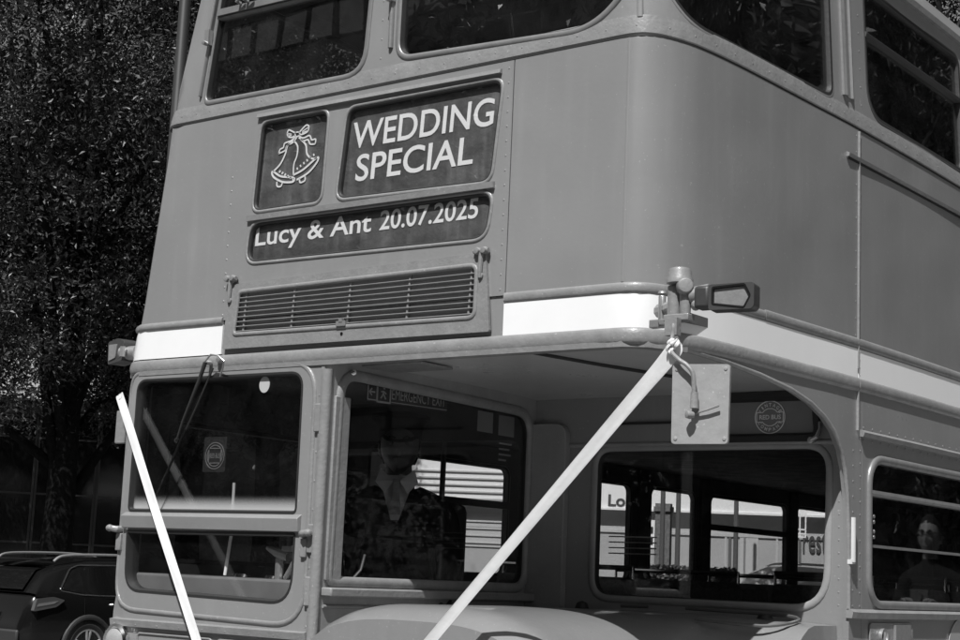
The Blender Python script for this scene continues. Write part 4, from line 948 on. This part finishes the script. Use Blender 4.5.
# ------------------------------------------------------------------ ground
def sheet(name,x0,x1,y0,y1,z,mt):
    b=BM(); vs=[b.verts.new(p) for p in ((x0,y0,z),(x1,y0,z),(x1,y1,z),(x0,y1,z))]; b.faces.new(vs); o=obj(name,b,mt,smooth=0); tag(o,kind='structure'); return o
sheet('ground',-700,700,-700,700,-.004,mat('dusty_ground',.18,.9,var=.3,vscale=.3))
sheet('road',-12.5,.55,-300,300,0,asph)
b=BM(); box(b,.55,.70,-120,120,-.01,.12); o=obj('kerb',b,concrete,bevel=.01); tag(o,kind='structure')
b=BM(); box(b,.70,5.2,-120,120,-.01,.115); o=obj('pavement',b,mat('paving',.22,.85,var=.2,vscale=3)); tag(o,kind='structure')
for i in range(12):
    pass
b=BM()
for i in range(20): box(b,-6.06,-5.94,-60+i*6,-58+i*6,.001,.005)
o=obj('lane_marking',b,mat('road_paint',.6,.7,var=.1)); tag(o,kind='structure')
# ------------------------------------------------------------------ trees
def crown_bm(seed,rad,h0,h1,n,ls,blobs=26):
    rd=random.Random(seed); b=BM(); B=[]
    for i in range(blobs):
        a=rd.random()*6.283; t=rd.random(); z=h0+(h1-h0)*t; w=rad*(.35+.75*math.sin(math.pi*min(1,.18+t*.80)))
        r=w*math.sqrt(rd.random())*.95
        B.append((Vector((r*math.cos(a),r*math.sin(a),z)),rad*(.20+.26*rd.random())))
    for i in range(n):
        c,r=B[rd.randrange(blobs)]
        d=Vector((rd.gauss(0,1),rd.gauss(0,1),rd.gauss(0,1))).normalized()
        p=c+d*r*(.55+.50*rd.random()**.6)
        if p.z<h0*.8: p.z=h0*(.8+.6*rd.random())
        nn=(d*.5+Vector((rd.gauss(0,.6),rd.gauss(0,.6),rd.gauss(.35,.6)))).normalized(); u=nn.orthogonal().normalized(); u=(Matrix.Rotation(rd.random()*6.28,3,nn)@u); v=nn.cross(u)
        L=ls*(.6+.8*rd.random()); w=L*.42
        q=[p-u*L*.5,p+v*w*.5+nn*L*.06,p+u*L*.5-nn*L*.08,p-v*w*.5+nn*L*.06]
        b.faces.new([b.verts.new(x) for x in q])
    return b,B
def trunk_bm(seed,B,h,r0):
    rd=random.Random(seed); b=BM(); top=h*.62
    P=[Vector((0,0,0)),Vector((.05,.02,h*.15)),Vector((-.05,.08,h*.32)),Vector((.08,0,h*.5)),Vector((0,.05,h*.75))]
    tube(b,P,[r0*1.3,r0,r0*.85,r0*.6,r0*.25],10)
    for i,(c,r) in enumerate(B[:14]):
        s_=P[1].lerp(P[3],rd.random()) ; s_=Vector((0,0,min(c.z*.7,s_.z)))
        m_=s_.lerp(c,.5)+Vector((rd.gauss(0,.2),rd.gauss(0,.2),.3))
        tube(b,[s_,m_,c],[r0*.38,r0*.24,r0*.07],7)
    return b
TP=[]
def tree_proto(seed,rad,h0,h1,n,ls,r0,lm,blobs=26):
    b,B=crown_bm(seed,rad,h0,h1,n,ls,blobs); me=bpy.data.meshes.new('crown'); b.to_mesh(me); b.free(); me.materials.append(lm)
    b=trunk_bm(seed,B,h1,r0); m2=bpy.data.meshes.new('trunk'); b.to_mesh(m2); b.free(); m2.materials.append(barkm); m2.shade_smooth()
    return me,m2
def tree(pr,x,y,label,group,rz=0,s=1,sz=None):
    e=empty('broadleaf_tree',(x,y,0),label,'tree',group,rz); e.scale=(s,s,sz or s)
    for n_,me in (('crown',pr[0]),('trunk',pr[1])):
        o=bpy.data.objects.new(n_,me); C.objects.link(o); o.parent=e
    return e
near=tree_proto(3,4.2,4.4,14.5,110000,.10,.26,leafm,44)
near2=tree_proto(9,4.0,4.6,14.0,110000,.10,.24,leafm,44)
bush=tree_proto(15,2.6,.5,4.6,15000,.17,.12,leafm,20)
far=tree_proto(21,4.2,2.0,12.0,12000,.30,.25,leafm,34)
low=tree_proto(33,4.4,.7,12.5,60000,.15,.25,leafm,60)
sets=[(-19.8,13.2,near,'tall broadleaf tree at the left edge above the dark car',0,1.0),
(-18.2,16.6,near2,'tall broadleaf tree behind the lamp post beside the bus',1.3,1.0),
(-25.5,12.0,near2,'broadleaf tree in the second row, farthest left',2.2,1.1),
(-22.8,19.0,near,'broadleaf tree in the second row behind the glazed screen',3.7,1.1),
(-17.0,21.8,near,'broadleaf tree hidden mostly by the bus, next past the lamp post',5.1,1.0)]
sets=sets[:4]+[(-31,17.5,near,'broadleaf tree in the third row, between two trees of the second',.7,1.15),(-28.5,24,near2,'broadleaf tree in the third row, highest behind the lamp post',2.9,1.15),(-36,12.5,near2,'broadleaf tree in the third row, farthest left and farthest back',4.2,1.2),(-8.6,26.5,near,'tall tree standing behind the rear end of the bus, nearer one',1.9,1.25),(-4.2,31.5,near2,'tall tree standing behind the rear end of the bus, farther one',.9,1.35),(-6.5,38,near2,'tall tree standing behind the rear end of the bus, in the back row',4.4,1.5),(-6.8,22.0,near2,'tall tree standing behind the rear end of the bus, nearest of all',2.6,1.22)]
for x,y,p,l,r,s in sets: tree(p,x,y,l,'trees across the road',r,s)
for i in range(6):
    x=-34+i*4.6; y=-19-(i%2)*1.5
    tree(far,x,y,['first','second','third','fourth','fifth','last'][i]+' tree from the left in the row mirrored in the front windows','trees behind the camera',i*1.3,.90+.04*(i%3))
for i in range(7):
    x=10.0+(i%2)*2.5; y=10+i*5.0
    tree(low,x,y,['nearest','second','third','fourth','fifth','sixth','farthest'][i]+' tree of the nearside row mirrored in the side windows','trees on the nearside pavement edge',i*1.7+.4,1.3+.05*(i%3))
for i in range(5):
    tree(low,15.5+(i%2)*1.5,12+i*6.5,['nearest','second','third','fourth','farthest'][i]+' tree of the outer nearside row, behind the row mirrored in the side windows','trees of the outer nearside row',i*2.3,1.2)
for i in range(4):
    tree(far,6.5+i*5.2,-14.5-(i%2)*3,['first','second','third','fourth'][i]+' tree from the left in the short row right of the camera','trees to the right of the camera',i*2.1,.95)
for k,(x,y,s) in enumerate(((-30.6,12.2,1.0),)):
    tree(bush,x,y,['leafy shrub behind the glazed screen','leafy shrub left of the glazed screen behind the car'][k],None,k*2,s)
# ------------------------------------------------------------------ lamp post
lp_=empty('street_lamp',(-8.3,5.2,0),'slim dark street lamp post rising behind the left edge of the bus','street lamp')
b=BM(); tube(b,[(-8.3,5.2,0),(-8.3,5.2,1.1),(-8.3,5.2,1.15),(-8.3,5.2,9.5)],[.095,.095,.062,.045],14); obj('pole',b,mat('post_dark',.03,.5),lp_)
b=BM(); tube(b,[(-8.3,5.2,9.4),(-7.9,5.2,9.75),(-7.2,5.2,9.8)],[.04,.035,.03],10); box(b,-7.5,-6.8,5.08,5.32,9.72,9.84); obj('lamp_head',b,mat('post_dark',.03,.5),lp_,bevel=.02)
# ------------------------------------------------------------------ dark building with glazed bays behind the car
def local(o,ang):
    ca,sa=math.cos(ang),math.sin(ang)
    return lambda u,v,z: Vector((o[0]+u*ca-v*sa,o[1]+u*sa+v*ca,z))
gp=empty('glazed_screen_building',(-24.2,17.2,0),'low dark building with gridded glazing behind the parked car','building')
L=local((-24.2,17.2),R(52))
def lbox(b,L,u0,u1,v0,v1,z0,z1,mt=0):
    vs=[b.verts.new(L(u,v,z)) for z in (z0,z1) for v in (v0,v1) for u in (u0,u1)]
    for f in [(0,2,3,1),(4,5,7,6),(0,1,5,4),(2,6,7,3),(0,4,6,2),(1,3,7,5)]: b.faces.new([vs[i] for i in f]).material_index=mt
dwall=mat('dark_wall',.035,.7,var=.3,vscale=2)
b=BM(); lbox(b,L,-6,6.5,.12,5,0,4.4); lbox(b,L,-6.2,6.6,-.3,5.2,4.4,4.7); lbox(b,L,-6,6.5,.0,.12,0,.5); obj('wall',b,dwall,gp)
b=BM(); lbox(b,L,1.75,6.5,-.14,-.0,.0,4.4); obj('pier_wall',b,mat('pier_grey',.10,.7,var=.15),gp)
for i in range(6):
    u0=-5.9+i*1.24
    b=BM(); 
    for u in (u0,u0+1.18): lbox(b,L,u,u+.045,-.03,.03,.5,4.35)
    for z in (.5,1.75,2.75,3.9): lbox(b,L,u0+.045,u0+1.18,-.025,.025,z,z+.04)
    w=obj('window',b,mat('mullion',.07,.4),gp)
    b=BM(); lbox(b,L,u0+.045,u0+1.18,-.004,.004,.54,4.3); obj('glass_pane',b,mat('dark_pane',.01,.08),w)
# ------------------------------------------------------------------ office block behind the camera
ob=empty('office_block',(-20,-27,0),'grey office block with a strip of gridded windows, mirrored in the upper front windows','building')
greyw=mat('cladding',.20,.7,var=.08,vscale=1); greyl=mat('cladding_light',.62,.06,metal=1,var=.06,vscale=1,wave=.02)
silver=mat('metal_cladding',.50,.30,metal=1,var=.05,vscale=1)
b=BM(); box(b,-48,14,-44,-27,0,19); box(b,-48.3,14.3,-44,-26.6,19,19.5); obj('wall',b,greyw,ob)
b=BM(); box(b,-17.5,6,-26.999,-26.8,5,18.6); obj('metal_facing',b,silver,ob)
for r_,(z0,z1) in enumerate(((13.9,15.0),(12.9,13.7),(16.2,17.3),(9.5,11.0),(6,7.5))):
    for i in range(24):
        x=-44+i*1.06
        b=BM(); box(b,x,x+.05,-26.999,-26.9,z0,z1); box(b,x+.99,x+1.04,-26.999,-26.9,z0,z1); box(b,x+.05,x+.99,-26.999,-26.9,z0,z0+.05); box(b,x+.05,x+.99,-26.999,-26.9,z1-.05,z1); w=obj('window',b,black,ob,smooth=0)
        b=BM(); box(b,x+.05,x+.99,-26.998,-26.96,z0+.05,z1-.05); obj('pane',b,greyl if r_<3 else dwall,w,smooth=0)
# ------------------------------------------------------------------ shop seen through the saloon windows
sh=empty('retail_building',(-19.2,35.3,0),'long retail building with white fascia lettered Lo seen through the saloon windows','building')
L=local((-19.2,35.3),math.atan2(.486,.874))
fas=mat('white_fascia',.72,.6,var=.04,vscale=1)
b=BM(); lbox(b,L,-14,16,0,12,0,3.47); obj('wall',b,mat('shop_cladding',.34,.7,var=.06,vscale=1),sh)
b=BM(); lbox(b,L,-14.2,16.2,-.25,12,3.47,6.2); lbox(b,L,-14.2,16.2,-.32,-.25,3.47,3.53); obj('fascia',b,fas,sh)
b=BM(); lbox(b,L,-14,16,-.04,.0,2.86,2.94); lbox(b,L,-14,16,-.02,.0,2.94,3.46); obj('upper_cladding',b,mat('cladding_upper',.42,.7,var=.05),sh)
FL=lambda u,z,o: L(u,-o,z)
b=BM(); text(b,'Lo',-3.05,3.56,-2.57,3.90,lambda u,z,o: L(u,-.26-o,z),bold=.03); obj('sign_lettering',b,mat('sign_dark',.05,.6),sh,smooth=0)
b=BM(); text(b,'rest',2.33,2.50,2.98,3.06,lambda u,z,o: L(u,-.045-o,z),bold=.01); obj('wall_lettering',b,mat('sign_dark',.05,.6),sh,smooth=0)
b=BM()
for u in (.2,.72,1.6,2.1): lbox(b,L,u,u+.06,-.03,0,1.2,2.85)
lbox(b,L,.61,1.12,-.03,0,1.4,3.0); lbox(b,L,-8.6,-5.2,-.03,0,2.3,3.46); obj('door_panel',b,mat('panel_pale',.42,.6),sh)
b=BM()
for i in range(10): lbox(b,L,-13+i*1.9,-13+i*1.9+.08,-.05,0,.2,2.85)
obj('downpipes',b,mat('pipe_grey',.10,.6),sh)
b=BM()
for i in range(5): lbox(b,L,-9,-5,-.29,-.25,3.62+i*.19,3.66+i*.19)
for i in range(5): lbox(b,L,-8.6,-5.2,-.06,-.03,2.4+i*.2,2.43+i*.2)
obj('cladding_slats',b,mat('slat_grey',.45,.6),sh)
ns=empty('notice_frame',tuple(L(2.3,-1.2,0)),'white grid shaped notice frame in front of the retail building','sign')
b=BM()
for u in (1.90,2.16,2.31): lbox(b,L,u,u+.035,-1.25,-1.2,2.87,3.52)
for z in (2.87,2.96,3.07,3.50): lbox(b,L,1.90,2.34,-1.253,-1.203,z,z+.035)
lbox(b,L,1.92,2.12,-1.25,-1.2,3.36,3.44); lbox(b,L,1.92,2.10,-1.25,-1.2,3.16,3.27); obj('grid',b,whitem,ns)
b=BM(); lbox(b,L,2.10,2.16,-1.2,-1.14,0,2.9); obj('post',b,alu,ns)
# pier with signs, posts, hedge, pale car roof
pc=empty('brick_pier',tuple(L(-.95,-4,0)),'dark brick pier with small white plates, seen through the saloon windows','pier')
b=BM(); lbox(b,L,-1.60,-1.18,-4.3,-3.8,0,3.5); lbox(b,L,-1.64,-1.14,-4.35,-3.75,3.3,3.42); obj('shaft',b,brickm,pc)
b=BM(); lbox(b,L,-1.78,-1.60,-4.36,-4.32,2.38,3.07); obj('plate',b,whitem,pc)
b=BM(); lbox(b,L,-1.74,-1.64,-4.375,-4.36,2.46,2.62); lbox(b,L,-1.74,-1.64,-4.375,-4.36,2.74,2.90); obj('plate_symbols',b,blackm,pc)
for k,(u,v) in enumerate(((-1.38,-5.4),(-1.0,-5.4),(.45,-3))):
    b=BM(); p=L(u,v,0); tube(b,[p,p+Vector((0,0,7))],[.07,.05],10); o=obj('post',b,mat('post_grey',.09,.5)); tag(o,['slim grey post left, by the brick pier beyond the bus','slim grey post right of the brick pier beyond the bus','slim grey post before the pale door panels beyond the bus'][k],'post','posts before the retail building')
b=BM(); rd=random.Random(5)
for i in range(9000):
    p=L(-1.9+2.3*rd.random(),-8+1.0*rd.random(),1.25+.55*rd.random()**.8+.12*math.sin(i)); n_=Vector((rd.gauss(0,1),rd.gauss(0,1),rd.gauss(.4,1))).normalized(); u=n_.orthogonal().normalized(); v=n_.cross(u); q=.05
    b.faces.new([b.verts.new(x) for x in (p-u*q,p+v*q*.6,p+u*q,p-v*q*.6)])
hd=obj('hedge_foliage',b,leafl,smooth=0); hr=empty('hedge',tuple(L(-.7,-7.5,0)),'clipped light hedge below the brick pier beyond the bus','hedge'); hd.parent=hr; hd.matrix_parent_inverse=Matrix.Translation(-Vector(hr.location))
b=BM(); lbox(b,L,-1.9,.4,-7.9,-7.1,0,1.3); x_=obj('hedge_stems',b,mat('stems',.03,.9),hr)

# ------------------------------------------------------------------ cars
def car(name,loc,rz,label,pm,H=1.50,suv=True):
    root=empty(name,loc,label,'car',None,rz)
    # local: x forward (rear wheel at 0), y left, z up; side facing -y is the right hand side
    Ls=[-.95,-.90,-.80,-.62,-.40,0,.5,1.1,1.7,2.2,2.7,3.1,3.45,3.55]
    belt=[.62,.92,1.04,1.07,1.06,1.03,1.00,.97,.95,.94,.92,.84,.68,.5]
    hw=[.70,.84,.88,.895,.90,.905,.905,.90,.90,.90,.89,.86,.74,.6]
    zb=[.42,.30,.24,.22,.22,.22,.22,.22,.22,.22,.22,.24,.30,.4]
    b=BM(); rings=[]
    for x,zt,w,z0 in zip(Ls,belt,hw,zb):
        pr_=[(0,z0),(w*.85,z0),(w*.97,z0+.08),(w,z0+(zt-z0)*.45),(w*.985,z0+(zt-z0)*.70),(w*.97,zt-.10),(w*.94,zt-.02),(w*.86,zt+.005),(0,zt+.02)]
        ring=[b.verts.new((x,-a,z)) for a,z in pr_]+[b.verts.new((x,a,z)) for a,z in pr_[-2:0:-1]]
        rings.append(ring)
    n=len(rings[0])
    for A,B in zip(rings,rings[1:]):
        for k in range(n): b.faces.new((A[k],A[(k+1)%n],B[(k+1)%n],B[k]))
    b.faces.new(rings[0][::-1]); b.faces.new(rings[-1]); 
    body_=obj('body',b,pm,root,world=False,smooth=50,bevel=.0)
    # greenhouse
    gx=[(-.86,1.03),(-.62,1.30),(-.35,H-.10),(.1,H-.02),(.8,H+.01),(1.35,H-.03),(1.75,H-.20),(2.35,.96)]
    def gw(z): return .86-.20*max(0,(z-1.0))/.5
    b=BM(); rings=[]
    for x,zt in gx:
        w=gw(zt); z0=.98
        pr_=[(.86,z0),(w+.015,zt-.07),(w-.03,zt-.02),(w-.14,zt),(0,zt+.012)]
        if zt<1.1: pr_=[(.86,z0),(.86,zt-.02),(.84,zt-.01),(.72,zt),(0,zt)]
        rings.append([b.verts.new((x,-a,z)) for a,z in pr_]+[b.verts.new((x,a,z)) for a,z in pr_[-2::-1]])
    for A,B in zip(rings,rings[1:]):
        for k in range(len(A)-1): b.faces.new((A[k],A[k+1],B[k+1],B[k]))
    gh=obj('greenhouse',b,pm,root,world=False,smooth=50)
    for sg in (-1,1):
        def gm(x,z,o): 
            f=(z-.98)/(H-.07-.98); return Vector((x,sg*(.86+(gw(H)+.015-.86)*f+o),z))
        shapes=[('window',[(-.42,1.08),(-.05,1.04),(-.08,1.36),(-.20,1.33)]),('window',[(0.02,1.035),(.88,1.02),(.86,1.40),(0.0,1.385)]),('window',[(.95,1.02),(1.95,1.01),(1.60,1.26),(1.35,1.38),(.93,1.40)])]
        for nm,pts in shapes:
            b=BM(); panel(b,ccw(roundpoly(pts,.05)),[],gm,t=.01,step=.3,off=.006,mb=0); obj(nm,b,carg,root,world=False)
        b=BM(); sweep(b,ccw(roundpoly([(-.46,1.07),(-.1,1.022),(1.98,.992),(1.62,1.28),(1.36,1.41),(.9,1.425),(-.1,1.405),(-.24,1.355)],.05)),gm,[(-.008,.0),(-.008,.012),(.006,.012),(.006,0)],closed=True); obj('window_trim',b,chrome,root,world=False)
        b=BM(); tube(b,smoothpts([(-.42,sg*.60,H-.06),(-.30,sg*.62,H+.015),(.1,sg*.63,H+.045),(.8,sg*.63,H+.055),(1.2,sg*.62,H+.03),(1.35,sg*.61,H-.03)],5),.017,8); obj('roof_rail',b,alu,root,world=False)
        b=BM(); lm=lambda x,z,o: Vector((x,sg*(.885+.02*(x+.9)+o),z))
        panel(b,ccw(roundpoly([(-.90,.80),(-.55,.86),(-.42,.95),(-.60,.99),(-.86,.96)],.03)),[],lm,t=.06,step=.2,off=.012,mb=0); tl=obj('tail_lamp',b,mat('tail_lens',.06,.12,coat=1),root,world=False)
        b=BM(); panel(b,ccw(roundpoly([(-.86,.86),(-.60,.90),(-.52,.94),(-.84,.90)],.01)),[],lm,t=.01,step=.2,off=.016,mb=0); 
        o_=obj('lamp_strip',b,chrome,tl,world=False)
        for x in (.42,1.42):
            b=BM(); tube(b,[(x-.1,sg*.905,.90),(x-.08,sg*.935,.905),(x+.08,sg*.935,.905),(x+.1,sg*.905,.90)],.014,8,flat=.8); obj('door_handle',b,chrome,root,world=False)
        for x in (-.08,.92,1.95):
            b=BM(); tube(b,[(x,sg*.900,.36),(x+.01,sg*.906,.6),(x,sg*.892,.86),(x,sg*.872,.97)],.0035,5); obj('door_seam',b,black,root,world=False)
        for x in (0,2.68):
            b=BM(); tube(b,[(x+.395*math.cos(a*math.pi/16),sg*.895,.34+.395*math.sin(a*math.pi/16)) for a in range(-1,18)],.035,8); obj('arch_trim',b,blackm,root,world=False)
            b=BM(); lathe(b,[(.0,-.02),(.365,-.02),(.365,.012),(0,.012)],(x,sg*.885,.34),(0,sg,0),32); obj('wheel_well',b,black,root,world=False)
            b=BM(); lathe(b,[(.22,.02),(.25,.045),(.30,.05),(.335,.02),(.34,-.08),(.335,-.16),(.2,-.16)],(x,sg*.865,.34),(0,sg,0),36); wh=obj('wheel',b,tyrem,root,world=False)
            b=BM(); lathe(b,[(.225,.02),(.245,.04),(.225,.045),(.215,.03),(.205,-.03)],(x,sg*.865,.34),(0,sg,0),32); lathe(b,[(0,.04),(.05,.035),(.06,.0)],(x,sg*.865,.34),(0,sg,0),16)
            for k in range(5):
                a=k*2*math.pi/5+.3
                for da in (-.16,.16):
                    tube(b,[(x+.045*math.cos(a+da),sg*.893,.34+.045*math.sin(a+da)),(x+.22*math.cos(a+da*.9),sg*.900,.34+.22*math.sin(a+da*.9))],[.016,.020],6)
            obj('rim',b,alu,wh,world=False)
    b=BM(); vs=[(-.865,.60,1.06),(-.64,.54,1.31),(-.40,.50,H-.13)]
    g=[[b.verts.new((x-.012,-y,z+.01)),b.verts.new((x-.012,y,z+.01))] for x,y,z in vs]
    for A,B in zip(g,g[1:]): b.faces.new((A[0],A[1],B[1],B[0]))
    obj('rear_window',b,carg,root,world=False)
    b=BM(); box(b,-.985,-.93,-.70,.70,.36,.56); obj('rear_bumper',b,blackm,root,world=False,bevel=.03)
    b=BM(); box(b,-.975,-.945,-.26,.26,.66,.78); obj('number_plate',b,mat('plate_pale',.5,.5),root,world=False)
    b=BM(); box(b,-.60,-.34,-.52,.52,H-.055,H-.03); obj('spoiler',b,pm,root,world=False,bevel=.01)
    return root
car('parked_car',(-15.4,9.75,0),R(90),'glossy black estate car with silver roof rails parked left of the bus',carp)
car('parked_van',tuple(L(2.4,-8.5,0)),math.atan2(.486,.874)+math.pi,'tall pale parked van glimpsed beyond the bus through the saloon windows',mat('pale_car',.55,.2,coat=1),H=2.0)
